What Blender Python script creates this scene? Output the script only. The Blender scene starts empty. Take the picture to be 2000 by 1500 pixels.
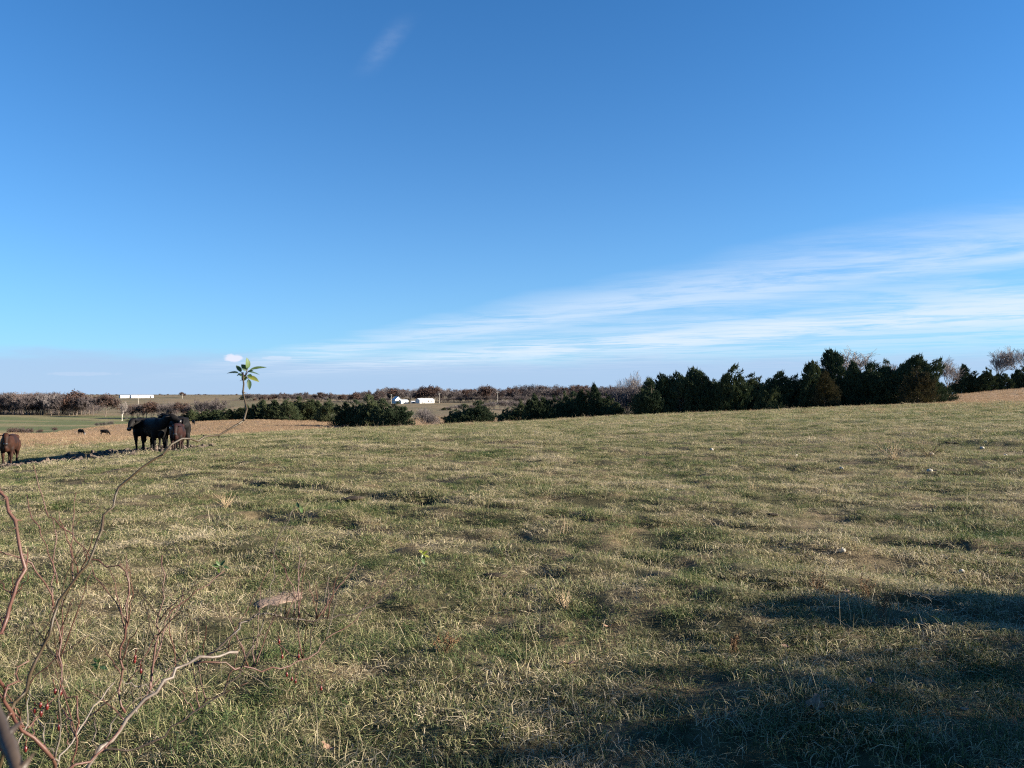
import bpy, bmesh, math, random
import numpy as np
from mathutils import Vector, Matrix, Quaternion, Euler

# ------------------------------------------------------------------ camera, sky, sun, exposure
sc = bpy.context.scene
F = 1502.0; H0 = 772.0; EYE = 1.65          # photo focal length and eye-level row in photo pixels, eye height in m
cam_d = bpy.data.cameras.new('camera'); cam = bpy.data.objects.new('camera', cam_d)
sc.collection.objects.link(cam); sc.camera = cam
cam.location = (0, 0, EYE); cam.rotation_euler = (math.radians(90), 0, 0)
cam_d.sensor_width = 36; cam_d.lens = 36 * F / 2000; cam_d.shift_y = (H0 - 750) / 2000
cam_d.clip_start = 0.05; cam_d.clip_end = 20000
cam_d.dof.use_dof = True; cam_d.dof.focus_distance = 9.0; cam_d.dof.aperture_fstop = 13.0

SUN_EL = 18.0; SUN_AZ = -3.0                 # elevation; degrees ahead of the camera's right
sdir = Vector((math.cos(math.radians(SUN_EL)) * math.cos(math.radians(SUN_AZ)),
               math.cos(math.radians(SUN_EL)) * math.sin(math.radians(SUN_AZ)), math.sin(math.radians(SUN_EL))))
sun_d = bpy.data.lights.new('sun', 'SUN'); sun_d.energy = 5.0; sun_d.angle = math.radians(0.55); sun_d.color = (1.0, 0.91, 0.75)
sun = bpy.data.objects.new('sun', sun_d); sc.collection.objects.link(sun)
sun.rotation_euler = (-sdir).to_track_quat('-Z', 'Y').to_euler()

vs = sc.view_settings; vs.view_transform = 'Standard'; vs.look = 'None'; vs.exposure = 2.05; vs.gamma = 1.0; vs.use_curve_mapping = False
cy = sc.cycles
cy.max_bounces = 5; cy.diffuse_bounces = 2; cy.glossy_bounces = 2; cy.transmission_bounces = 3; cy.transparent_max_bounces = 8
cy.caustics_reflective = False; cy.caustics_refractive = False
cy.use_denoising = False; cy.pixel_filter_type = 'BLACKMAN_HARRIS'; cy.filter_width = 1.15
cy.sample_clamp_indirect = 4.0

class NT:
    """Small helper for building node trees."""
    def __init__(s, tree): s.t = tree; s.n = tree.nodes; s.l = tree.links
    def node(s, kind, **kw):
        nd = s.n.new(kind)
        for k, v in kw.items():
            if k.startswith('i_'): nd.inputs[int(k[2:])].default_value = v
            else: setattr(nd, k, v)
        return nd
    def put(s, sock, v):
        if isinstance(v, bpy.types.NodeSocket): s.l.new(v, sock)
        elif v is not None: sock.default_value = v
    def math(s, op, a, b=None, c=None, clamp=False):
        nd = s.n.new('ShaderNodeMath'); nd.operation = op; nd.use_clamp = clamp
        for i, v in enumerate((a, b, c)):
            if v is not None: s.put(nd.inputs[i], v)
        return nd.outputs[0]
    def mix(s, f, a, b, blend='MIX'):
        nd = s.n.new('ShaderNodeMix'); nd.data_type = 'RGBA'; nd.blend_type = blend; nd.clamp_factor = True
        s.put(nd.inputs[0], f)
        for i, v in ((6, a), (7, b)):
            if isinstance(v, (tuple, list)) and len(v) == 3: v = (*v, 1)
            s.put(nd.inputs[i], v)
        return nd.outputs[2]
    def noise(s, vec, scale, detail=3, rough=0.55, dist=0.0):
        nd = s.n.new('ShaderNodeTexNoise'); s.put(nd.inputs['Vector'], vec)
        nd.inputs['Scale'].default_value = scale; nd.inputs['Detail'].default_value = detail
        nd.inputs['Roughness'].default_value = rough; nd.inputs['Distortion'].default_value = dist
        return nd.outputs[0]
    def smooth(s, v, a, b, lo=0.0, hi=1.0):
        nd = s.n.new('ShaderNodeMapRange'); nd.interpolation_type = 'SMOOTHSTEP'; nd.clamp = True
        s.put(nd.inputs[0], v); s.put(nd.inputs[1], a); s.put(nd.inputs[2], b); s.put(nd.inputs[3], lo); s.put(nd.inputs[4], hi)
        return nd.outputs[0]
    def comb(s, x, y, z=0.0):
        nd = s.n.new('ShaderNodeCombineXYZ'); s.put(nd.inputs[0], x); s.put(nd.inputs[1], y); s.put(nd.inputs[2], z); return nd.outputs[0]
    def ramp(s, f, stops):
        nd = s.n.new('ShaderNodeValToRGB'); e = nd.color_ramp.elements
        while len(e) < len(stops): e.new(0.5)
        for el, (p, c) in zip(e, stops): el.position = p; el.color = (*c, 1)
        s.put(nd.inputs[0], f); return nd.outputs[0]

world = bpy.data.worlds.new('World'); sc.world = world; world.use_nodes = True
def build_world():
    w = NT(world.node_tree); w.n.clear()
    sky = w.n.new('ShaderNodeTexSky'); sky.sky_type = 'NISHITA'; sky.sun_disc = False
    sky.sun_elevation = math.radians(SUN_EL); sky.sun_rotation = math.radians(90 - SUN_AZ)
    sky.altitude = 250; sky.air_density = 1.0; sky.dust_density = 0.0; sky.ozone_density = 6.0
    col = w.mix(1.0, sky.outputs[0], (0.36, 0.765, 0.93), 'MULTIPLY')    # the camera's cool white balance
    tc = w.n.new('ShaderNodeTexCoord'); sep = w.n.new('ShaderNodeSeparateXYZ'); w.l.new(tc.outputs['Generated'], sep.inputs[0])
    x, y, z = sep.outputs
    zc = w.math('MAXIMUM', z, 0.012)
    u = w.math('DIVIDE', x, zc); v = w.math('DIVIDE', y, zc)            # a flat cloud deck seen from below
    # low lavender bank along the horizon, ragged along its top
    hor = w.comb(w.math('MULTIPLY', x, 6.0), w.math('MULTIPLY', y, 6.0), w.math('MULTIPLY', z, 40.0))
    nb = w.noise(hor, 1.1, 4, 0.55)
    top = w.math('ADD', w.math('MULTIPLY', w.math('SUBTRACT', nb, 0.5), 0.04), 0.046)
    bank = w.smooth(z, w.math('ADD', top, 0.012), w.math('SUBTRACT', top, 0.012))
    bank = w.math('MULTIPLY', bank, 0.70)
    # broad sheet of cirrus with one edge running away to the left
    warpn = w.noise(w.comb(u, v), 0.16, 4, 0.6)
    s = w.math('ADD', w.math('ADD', u, w.math('MULTIPLY', v, 0.6)), -5.5)
    s2 = w.math('ADD', s, w.math('MULTIPLY', w.math('SUBTRACT', warpn, 0.5), 3.4))
    t = w.math('ADD', w.math('MULTIPLY', u, -0.40), w.math('MULTIPLY', v, 0.92))
    across = w.math('ADD', w.math('MULTIPLY', v, 0.95), w.math('MULTIPLY', u, 0.28))
    streak = w.noise(w.comb(across, w.math('MULTIPLY', u, 0.62)), 0.72, 8, 0.62, 1.1)
    fine = w.noise(w.comb(w.math('MULTIPLY', across, 3.0), w.math('MULTIPLY', u, 1.5)), 1.0, 6, 0.66, 1.2)
    def lev(q): return (q, q, q)
    prof = w.ramp(w.math('DIVIDE', w.math('ADD', s2, 1.0), 18.0), [((p + 1) / 18, lev(q)) for p, q in ((-0.9, 0), (0.5, .60), (1.4, .72), (2.3, .34), (3.2, .52), (4.5, 1.0), (6.4, 1.0), (8.0, .62), (11.0, .40), (16, .24))])
    st = w.smooth(w.math('ADD', w.math('MULTIPLY', streak, 0.74), w.math('MULTIPLY', fine, 0.26)), 0.35, 0.60)
    cir = w.math('MULTIPLY', prof, w.math('ADD', w.math('MULTIPLY', st, 0.70), 0.10))
    cir = w.math('MULTIPLY', cir, w.smooth(z, 0.012, 0.060))
    # small far cumulus heads above the bank and one faint wisp higher up
    yc = w.math('MAXIMUM', y, 0.05); aa = w.math('DIVIDE', x, yc); ee = w.math('DIVIDE', z, yc)
    cn = w.noise(w.comb(w.math('MULTIPLY', aa, 60.0), w.math('MULTIPLY', ee, 110.0)), 1.0, 4, 0.6)
    puff = None
    for ca, ce, ra, re, amp in ((-0.363, 0.0485, 0.013, 0.0058, 0.95), (-0.305, 0.0485, 0.020, 0.003, 0.35), (-0.56, 0.028, 0.05, 0.003, 0.15)):
        q = w.math('ADD', w.math('POWER', w.math('DIVIDE', w.math('SUBTRACT', aa, ca), ra), 2.0), w.math('POWER', w.math('DIVIDE', w.math('SUBTRACT', ee, ce), re), 2.0))
        q = w.math('MULTIPLY', w.smooth(w.math('ADD', q, w.math('MULTIPLY', w.math('SUBTRACT', cn, 0.5), 2.2)), 1.15, 0.35), amp)
        puff = q if puff is None else w.math('MAXIMUM', puff, q)
    wl = w.math('ADD', aa, w.math('MULTIPLY', ee, -0.72)); wisp = w.math('MULTIPLY', w.smooth(w.math('ABSOLUTE', w.math('ADD', wl, 0.492)), 0.026, 0.0), w.smooth(w.math('ABSOLUTE', w.math('SUBTRACT', ee, 0.455)), 0.05, 0.0))
    wisp = w.math('MULTIPLY', wisp, w.math('MULTIPLY', cn, 0.13))
    cir = w.math('MAXIMUM', cir, wisp)
    cir = w.math('MINIMUM', cir, 0.88)
    haze = w.math('MULTIPLY', w.math('POWER', 2.718, w.math('MULTIPLY', w.math('MAXIMUM', z, 0.0), -7.0)), 0.70)
    col = w.mix(haze, col, (2.5, 3.5, 4.7))
    col = w.mix(bank, col, (2.15, 2.8, 4.1))
    col = w.mix(cir, col, (4.0, 4.45, 5.1))
    col = w.mix(puff, col, (4.0, 4.15, 4.9))
    bg = w.n.new('ShaderNodeBackground'); w.l.new(col, bg.inputs[0]); bg.inputs[1].default_value = 0.05
    out = w.n.new('ShaderNodeOutputWorld'); w.l.new(bg.outputs[0], out.inputs[0])
build_world()

# ------------------------------------------------------------------ object helpers
COL = sc.collection
rng = random.Random(7); nrg = np.random.default_rng(11)
def tag(o, label=None, cat=None, group=None, kind=None):
    if label: o['label'] = label
    if cat: o['category'] = cat
    if group: o['group'] = group
    if kind: o['kind'] = kind
    return o
def mesh_obj(name, me, mat=None, parent=None):
    o = bpy.data.objects.new(name, me); COL.objects.link(o)
    if mat is not None and not me.materials: me.materials.append(mat)
    if parent is not None: o.parent = parent
    return o
def empty(name, loc, rz=0.0, scale=None):
    o = bpy.data.objects.new(name, None); COL.objects.link(o); o.location = loc; o.rotation_euler = (0, 0, rz)
    o.empty_display_size = 0.2
    if scale is not None: o.scale = scale
    return o
def mesh_np(name, V, Fa, smooth=False):
    """mesh from an (n,3) array and an (m,3) or (m,4) face array"""
    me = bpy.data.meshes.new(name); V = np.asarray(V, np.float32); Fa = np.asarray(Fa, np.int32); k = Fa.shape[1]
    me.vertices.add(len(V)); me.vertices.foreach_set('co', V.ravel())
    me.loops.add(Fa.size); me.loops.foreach_set('vertex_index', Fa.ravel())
    me.polygons.add(len(Fa)); me.polygons.foreach_set('loop_start', np.arange(0, Fa.size, k, dtype=np.int32))
    if smooth: me.polygons.foreach_set('use_smooth', np.ones(len(Fa), bool))
    me.update(calc_edges=True); return me
class MB:
    """collects primitive shapes into one mesh"""
    def __init__(s): s.v = []; s.f = []
    def add(s, vs_, fs): b = len(s.v); s.v += [tuple(p) for p in vs_]; s.f += [tuple(i + b for i in f) for f in fs]
    def box(s, c, d, rz=0.0):
        cs, sn = math.cos(rz), math.sin(rz); P = []
        for k in (-1, 1):
            for i, j in ((-1, -1), (1, -1), (1, 1), (-1, 1)):
                X, Y = i * d[0] / 2, j * d[1] / 2
                P.append((c[0] + X * cs - Y * sn, c[1] + X * sn + Y * cs, c[2] + k * d[2] / 2))
        s.add(P, [(3, 2, 1, 0), (4, 5, 6, 7), (0, 1, 5, 4), (1, 2, 6, 5), (2, 3, 7, 6), (3, 0, 4, 7)])
    def tube(s, pts, rad, sides=6, cap=True, sq=None):
        pts = [Vector(p) for p in pts]; n = len(pts); V = []; Fc = []
        t0 = (pts[1] - pts[0]).normalized(); up = Vector((0, 0, 1)) if abs(t0.z) < 0.9 else Vector((0, 1, 0))
        side = t0.cross(up).normalized()
        for i in range(n):
            t = (pts[min(i + 1, n - 1)] - pts[max(i - 1, 0)]).normalized()
            side = side - t * side.dot(t)
            side = side.normalized() if side.length > 1e-6 else t.orthogonal().normalized()
            b = t.cross(side)
            for k in range(sides):
                a = 2 * math.pi * k / sides
                r = rad[i]; ra, rb = (r if not isinstance(r, tuple) else r[0]), (r if not isinstance(r, tuple) else r[1])
                V.append(pts[i] + side * (math.cos(a) * ra) + b * (math.sin(a) * rb))
        for i in range(n - 1):
            for k in range(sides):
                k2 = (k + 1) % sides
                Fc.append((i * sides + k, i * sides + k2, (i + 1) * sides + k2, (i + 1) * sides + k))
        if cap:
            Fc.append(tuple(reversed(range(sides)))); Fc.append(tuple((n - 1) * sides + k for k in range(sides)))
        s.add(V, Fc)
    def cone(s, p, d, r, L, sides=4):
        d = Vector(d).normalized(); a = d.orthogonal().normalized(); b = d.cross(a); p = Vector(p)
        V = [p + a * (math.cos(2 * math.pi * k / sides) * r) + b * (math.sin(2 * math.pi * k / sides) * r) for k in range(sides)] + [p + d * L]
        s.add(V, [(k, (k + 1) % sides, sides) for k in range(sides)])
    def mesh(s, name, smooth=False):
        me = bpy.data.meshes.new(name); me.from_pydata(s.v, [], s.f); me.update()
        if smooth:
            for p in me.polygons: p.use_smooth = True
        return me
    def build(s, name, mat, parent=None, smooth=False): return mesh_obj(name, s.mesh(name, smooth), mat, parent)

# ------------------------------------------------------------------ value noise
def _hash(i, j, seed):
    n = (i.astype(np.int64) * 374761393 + j.astype(np.int64) * 668265263 + seed * 974711) & 0xffffffff
    n = ((n ^ (n >> 13)) * 1274126177) & 0xffffffff
    return ((n ^ (n >> 16)) & 0xffff) / 65535.0
def vnoise(x, y, seed=0):
    i = np.floor(x); j = np.floor(y); fx = x - i; fy = y - j
    fx = fx * fx * fx * (fx * (fx * 6 - 15) + 10); fy = fy * fy * fy * (fy * (fy * 6 - 15) + 10)
    a = _hash(i, j, seed); b = _hash(i + 1, j, seed); c = _hash(i, j + 1, seed); d = _hash(i + 1, j + 1, seed)
    return (a * (1 - fx) + b * fx) * (1 - fy) + (c * (1 - fx) + d * fx) * fy
def fbm(x, y, seed=0, oct=4, g=0.5):
    s = 0; a = 1; t = 0
    for o in range(oct):
        s = s + a * vnoise(x * 2 ** o + o * 17.3, y * 2 ** o - o * 9.1, seed + o); t += a; a *= g
    return s / t
def sstep(a, b, x):
    t = np.clip((np.asarray(x, float) - a) / (b - a), 0, 1); return t * t * (3 - 2 * t)

# ------------------------------------------------------------------ the lie of the land: surveyed heights, smoothly joined
def zpy(d, py): return EYE - (py - H0) * d / F
COLS={
 -300:[(10,-.2),(27,-1.1),(60,-2.6),(110,-4.9),(160,-7.0),(250,-8.8),(420,-8.7),(900,-3),(2500,3)],
 0:[(10,-.12),(20,-.5),(27.7,'908'),(45,-1.5),(75,-2.85),(105,-4.25),(140,'848'),(165,-7.6),(220,-8.6),(400,'811'),(600,-8.2),(900,'778'),(2500,4)],
 250:[(10,-.06),(20,-.18),(28,'881'),(45,-1.1),(80,-2.8),(140,'852'),(200,'828'),(228,-7.6),(270,-8.8),(400,'813'),(600,-7.5),(900,'777.5'),(2500,4)],
 500:[(10,-.03),(28,-.15),(45,-.65),(80,-2.6),(140,'836'),(215,'821'),(245,-7.2),(400,-9),(550,'800'),(900,'777'),(2500,4)],
 700:[(10,0),(28,-.05),(50,-.55),(80,-1.9),(110,'842'),(150,'835'),(200,-5.6),(400,-7.5),(700,'788'),(1000,-4),(2500,4)],
 900:[(10,.0),(30,.0),(60,-.9),(95,'830.5'),(130,-4.4),(180,-6),(260,'812'),(400,'802'),(700,'787'),(1000,-4),(2500,4)],
 1200:[(10,.03),(30,.05),(60,-.2),(85,'815'),(115,-2.6),(160,-5),(260,-6),(400,-6),(700,-5.3),(1000,-3),(2500,4)],
 1420:[(10,.05),(30,.14),(60,.08),(85,'806'),(112,-1.6),(150,-3.2),(260,-5),(700,-4),(2500,4)],
 1620:[(10,.07),(30,.25),(60,.36),(85,'797'),(112,-.5),(150,-1.6),(260,-3),(700,-3),(2500,4)],
 1800:[(10,.09),(30,.36),(60,.58),(85,'791'),(97,.5),(120,.35),(150,'778.5'),(178,.7),(260,0),(700,0),(2500,5)],
 2000:[(10,.1),(30,.45),(60,.78),(78,'788'),(100,.85),(130,'774'),(165,'760'),(190,2.85),(260,2),(700,1),(2500,5)],
}
TP=[(0,0,0.0)]
for px,l in COLS.items():
    for d,v in l:
        z=zpy(d,float(v)) if isinstance(v,str) else v
        TP.append(((px-1000)/F*d,d,z))
for a,l in {50:[(10,.12),(40,.6),(100,1.3),(200,2.6),(700,2),(2500,5)],90:[(10,.15),(40,.5),(120,1.2),(700,2),(2500,5)],135:[(10,.05),(60,.3),(250,.5),(2500,3)],180:[(10,0),(60,0),(250,0),(2500,3)],225:[(10,-.08),(60,-.8),(250,-3),(2500,2)],270:[(10,-.2),(40,-1.5),(110,-4.5),(300,-7),(2500,2)]}.items():
    for r,z in l: TP.append((r*math.sin(math.radians(a)),r*math.cos(math.radians(a)),z))
TP=np.array(TP)
def warp(x,y):
    r=np.hypot(x,y); k=np.log1p(r/12)/np.maximum(r,1e-6); return x*k,y*k
cu,cv=warp(TP[:,0],TP[:,1])
def phi(r2): return 0.5*r2*np.log(r2+1e-12)
tn=len(TP)
A=np.zeros((tn+3,tn+3)); A[:tn,:tn]=phi((cu[:,None]-cu)**2+(cv[:,None]-cv)**2)+1e-4*np.eye(tn)
A[:tn,tn]=1;A[:tn,tn+1]=cu;A[:tn,tn+2]=cv;A[tn:,:tn]=A[:tn,tn:].T
tw=np.linalg.solve(A,np.r_[TP[:,2],0,0,0])
def base_h(x,y):
    x=np.asarray(x,float);y=np.asarray(y,float)
    u,v=warp(x,y);s=tw[tn]+tw[tn+1]*u+tw[tn+2]*v
    for i in range(tn): s=s+tw[i]*phi((u-cu[i])**2+(v-cv[i])**2)
    return s
def seg_dist(x, y, pts):
    best = np.full(np.shape(x), 1e9)
    for (ax, ay), (bx, by) in zip(pts[:-1], pts[1:]):
        dx, dy = bx - ax, by - ay; t = np.clip(((x - ax) * dx + (y - ay) * dy) / (dx * dx + dy * dy), 0, 1)
        best = np.minimum(best, np.hypot(x - ax - t * dx, y - ay - t * dy))
    return best
RUTS = [[(-6, 15.5), (-3, 13), (-0.8, 11.3), (1, 9.9), (2.46, 9.2), (3.8, 8.2), (6, 7.4), (9, 6.8)],
        [(-3.5, 10.6), (-2, 9.5), (0.2, 8.6), (1.3, 7.4), (2.2, 6.3), (3.4, 5.4), (5, 4.6)]]
MUD = (-14.8, 27.4, 3.9, 3.0)
def mud_w(x, y):
    q = ((x - MUD[0]) / MUD[2]) ** 2 + ((y - MUD[1] - 0.06 * (x - MUD[0])) / MUD[3]) ** 2
    return sstep(1.25, 0.65, q + 0.9 * (fbm(x * 1.1, y * 1.1, 31, 3) - 0.5))
def micro(x, y):
    r = np.hypot(x, y)
    m = 0.19 * (fbm(x * 0.42, y * 0.42, 3, 3) - 0.5) + 0.14 * (fbm(x * 1.25, y * 1.25, 5, 3) - 0.5)
    m = m + 0.045 * (vnoise(x * 3.7, y * 3.7, 9) - 0.5)
    ra, rb = x * 0.80 - y * 0.60, x * 0.60 + y * 0.80        # trampled ridges lying across the slope
    m = m + 0.15 * (fbm(rb * 0.95, ra * 0.22, 15, 3) - 0.5)
    for k, p in enumerate(RUTS):
        d = seg_dist(x + 0.35 * (vnoise(x * 0.9, y * 0.9, 40 + k) - 0.5), y + 0.5 * (vnoise(x * 0.8, y * 0.8, 50 + k) - 0.5), p)
        m = m - 0.11 * np.exp(-(d / 0.22) ** 2) * (0.45 + 1.1 * vnoise(x * 0.7, y * 0.7, 60 + k)) + 0.03 * np.exp(-((d - 0.45) / 0.2) ** 2)
    mw = mud_w(x, y)
    m = m * (1 - mw) + mw * (-0.10 + 0.30 * (fbm(x * 2.6, y * 2.6, 71, 4, 0.62) - 0.5))
    m = m * sstep(0.3, 2.0, r) * (1 - 0.6 * sstep(25, 90, r))
    return m + 0.5 * (fbm(x * 0.05, y * 0.05, 13, 3) - 0.5) * sstep(90, 260, r)
def hz(x, y):
    x = np.asarray(x, float); y = np.asarray(y, float); return base_h(x, y) + micro(x, y)
def h1(x, y): return float(hz(np.array([x]), np.array([y]))[0])
def gp(px, d):
    X = (px - 1000) / F * d; return Vector((X, d, h1(X, d)))
def at(px, py, d): return Vector(((px - 1000) / F * d, d, EYE - (py - H0) * d / F))
PXB = [-600, 0, 250, 400, 600, 800, 1000, 1200, 1700, 1850, 2000, 2600]
DB = [30, 40, 44, 58, 70, 76, 84, 100, 125, 98, 92, 90]
def zones(x, y):
    d = np.maximum(y, 0.5); px = 1000 + F * x / d
    r = np.hypot(x, y)
    b = np.interp(px, PXB, DB) * (1 + 0.5 * (fbm(x * 0.045, y * 0.045, 21, 4) - 0.5) + 0.22 * (fbm(x * 0.3, y * 0.3, 23, 2) - 0.5))
    pink = sstep(0.85, 1.2, d / b) * (y > 5)
    val = np.where(px < 300, sstep(0.96, 1.03, d / np.interp(px, [0, 130, 300], [150, 190, 222])), sstep(1.0, 1.1, d / 235))
    green = val * sstep(430, 380, d) * sstep(420, 240, px)
    return pink * (1 - val), val, green, mud_w(x, y), r, px, d
def lerp(a, b, t): return a + (b - a) * t[..., None]
def ground_color(x, y):
    pink, val, green, mud, r, px, d = zones(x, y)
    C3 = lambda *c: np.broadcast_to(np.array(c, float), x.shape + (3,))
    n1 = fbm(x * 0.25, y * 0.25, 81, 4); n2 = fbm(x * 1.7, y * 1.7, 83, 3); n3 = fbm(x * 0.03, y * 0.03, 85, 4); n4 = fbm(x * 0.9, y * 0.22, 87, 3)
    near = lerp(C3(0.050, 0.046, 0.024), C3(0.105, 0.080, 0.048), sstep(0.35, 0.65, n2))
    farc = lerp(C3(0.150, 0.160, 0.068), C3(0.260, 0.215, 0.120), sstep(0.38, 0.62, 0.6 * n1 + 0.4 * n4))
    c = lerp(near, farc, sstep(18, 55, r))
    pk = lerp(C3(0.230, 0.150, 0.096), C3(0.160, 0.120, 0.068), sstep(0.45, 0.7, n1 * 0.5 + n4 * 0.5))
    c = lerp(c, pk, pink)
    ft = lerp(C3(0.145, 0.110, 0.070), C3(0.100, 0.086, 0.052), sstep(0.4, 0.62, n3))
    gr = lerp(C3(0.085, 0.095, 0.042), C3(0.150, 0.128, 0.070), sstep(0.46, 0.66, fbm(x * 0.02, y * 0.06, 89, 3)))
    c = lerp(c, ft, val); c = lerp(c, gr, green)
    md = lerp(C3(0.030, 0.022, 0.018), C3(0.120, 0.088, 0.068), sstep(0.5, 0.75, fbm(x * 2.6, y * 2.6, 71, 4, 0.62)))
    return lerp(c, md, mud)

def build_ground():
    az = np.concatenate([np.arange(-46, 46.01, 0.24), np.arange(49, 311.1, 3.0)]); az = np.radians(az)
    rr = [0.25]
    while rr[-1] < 2600: rr.append(rr[-1] * (1.017 if rr[-1] > 2 else 1.09))
    rr = np.array(rr); na, nr = len(az), len(rr)
    X = rr[:, None] * np.sin(az)[None]; Y = rr[:, None] * np.cos(az)[None]
    Z = hz(X.ravel(), Y.ravel()).reshape(X.shape)
    V = np.stack([X, Y, Z], -1).reshape(-1, 3); V = np.vstack([V, [[0, 0, h1(0.01, 0.01)]]]); cidx = len(V) - 1
    i = np.arange(nr - 1)[:, None]; j = np.arange(na)[None]; j2 = (j + 1) % na
    Q = np.stack([i * na + j, i * na + j2, (i + 1) * na + j2, (i + 1) * na + j], -1).reshape(-1, 4)[:, ::-1]
    C = np.stack([np.full(na, cidx), np.arange(na), (np.arange(na) + 1) % na, (np.arange(na) + 1) % na], -1)
    me = mesh_np('ground', V, Q, True)
    colr = np.ones((len(V), 4), np.float32); colr[:, :3] = ground_color(V[:, 0], V[:, 1])
    at_ = me.color_attributes.new('tint', 'FLOAT_COLOR', 'POINT'); at_.data.foreach_set('color', colr.ravel())
    return me

def new_mat(name):
    m = bpy.data.materials.new(name); m.use_nodes = True; m.node_tree.nodes.clear(); return m, NT(m.node_tree)
def finish(w, shader):
    o = w.n.new('ShaderNodeOutputMaterial'); w.l.new(shader, o.inputs[0])
def principled(w, col, rough=0.8, spec=0.3, normal=None, sheen=0.0):
    p = w.n.new('ShaderNodeBsdfPrincipled')
    if isinstance(col, (tuple, list)) and len(col) == 3: col = (*col, 1)
    w.put(p.inputs['Base Color'], col); w.put(p.inputs['Roughness'], rough); w.put(p.inputs['Specular IOR Level'], spec)
    if normal is not None: w.l.new(normal, p.inputs['Normal'])
    if sheen: p.inputs['Sheen Weight'].default_value = sheen
    return p.outputs[0]
def bump(w, hgt, strength=0.5, dist=0.02):
    b = w.n.new('ShaderNodeBump'); b.inputs['Strength'].default_value = strength; b.inputs['Distance'].default_value = dist
    w.l.new(hgt, b.inputs['Height']); return b.outputs[0]
def simple_mat(name, c, c2=None, scale=20.0, rough=0.8, spec=0.25, bmp=0.0, bdist=0.01, coord='Object'):
    m, w = new_mat(name); tc = w.n.new('ShaderNodeTexCoord'); n = w.noise(tc.outputs[coord], scale, 4, 0.6)
    col = w.mix(w.smooth(n, 0.3, 0.7), c, c2 or tuple(k * 0.7 for k in c))
    finish(w, principled(w, col, rough, spec, bump(w, n, bmp, bdist) if bmp else None)); return m

def ground_mat():
    m, w = new_mat('pasture_soil'); a = w.n.new('ShaderNodeAttribute'); a.attribute_name = 'tint'
    g = w.n.new('ShaderNodeNewGeometry'); pos = g.outputs['Position']
    n1 = w.noise(pos, 9.0, 5, 0.7); n2 = w.noise(pos, 0.6, 5, 0.65); n3 = w.noise(pos, 45.0, 3, 0.7)
    col = w.mix(w.smooth(n1, 0.25, 0.75), (0.55, 0.55, 0.55), (1.45, 1.45, 1.45))
    col = w.mix(1.0, a.outputs['Color'], col, 'MULTIPLY')
    col = w.mix(w.smooth(n2, 0.3, 0.7), w.mix(1.0, col, (0.78, 0.82, 0.80), 'MULTIPLY'), w.mix(1.0, col, (1.2, 1.14, 1.1), 'MULTIPLY'))
    hgt = w.math('ADD', w.math('MULTIPLY', n1, 0.6), w.math('MULTIPLY', n3, 0.4))
    finish(w, principled(w, col, 0.95, 0.1, bump(w, hgt, 0.9, 0.03))); return m
ground = mesh_obj('ground', build_ground(), ground_mat())
tag(ground, 'rolling pasture ground of short autumn grass and tan stubble', 'ground', kind='structure')
# ------------------------------------------------------------------ trees
def foliage_mat(name, c1, c2, c3, scale=0.8, transl=0.2):
    m, w = new_mat(name); oi = w.n.new('ShaderNodeObjectInfo'); g = w.n.new('ShaderNodeNewGeometry')
    n = w.noise(g.outputs['Position'], scale, 3, 0.6); n2 = w.noise(g.outputs['Position'], 5.0, 2, 0.6)
    f = w.math('ADD', w.math('MULTIPLY', w.math('SUBTRACT', n, 0.5), 1.1), w.math('MULTIPLY', w.math('SUBTRACT', oi.outputs['Random'], 0.5), 0.5))
    f = w.math('ADD', w.math('ADD', f, 0.5), w.math('MULTIPLY', w.math('SUBTRACT', n2, 0.5), 0.5))
    col = w.ramp(f, [(0.15, c1), (0.55, c2), (0.95, c3)])
    d = principled(w, col, 0.75, 0.2); t = w.n.new('ShaderNodeBsdfTranslucent'); w.l.new(col, t.inputs[0])
    mx = w.n.new('ShaderNodeMixShader'); mx.inputs[0].default_value = transl; w.l.new(d, mx.inputs[1]); w.l.new(t.outputs[0], mx.inputs[2])
    finish(w, mx.outputs[0]); return m
M_CEDAR = foliage_mat('cedar_foliage', (0.026, 0.044, 0.023), (0.058, 0.076, 0.036), (0.115, 0.122, 0.054), 0.5, 0.12)
M_CEDARB = foliage_mat('bronzed_cedar_foliage', (0.032, 0.034, 0.016), (0.058, 0.050, 0.023), (0.080, 0.060, 0.030), 0.5, 0.12)
M_BARK = simple_mat('bark', (0.085, 0.065, 0.052), (0.14, 0.11, 0.09), 14, 0.9, 0.15, 0.5, 0.02)
M_TWIG = simple_mat('twigs', (0.098, 0.081, 0.079), (0.068, 0.056, 0.058), 1.2, 0.9, 0.15)
M_TWIGG = simple_mat('grey_twigs', (0.150, 0.130, 0.127), (0.105, 0.090, 0.090), 1.2, 0.9, 0.15)
M_TWIGN = simple_mat('silver_twigs', (0.230, 0.200, 0.188), (0.160, 0.136, 0.130), 1.2, 0.9, 0.15)
M_PALE = simple_mat('pale_bark', (0.62, 0.57, 0.50), (0.40, 0.35, 0.29), 2.5, 0.85, 0.15)
M_RUST = foliage_mat('russet_leaves', (0.060, 0.038, 0.031), (0.084, 0.047, 0.036), (0.110, 0.060, 0.043), 0.25, 0.25)

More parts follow.
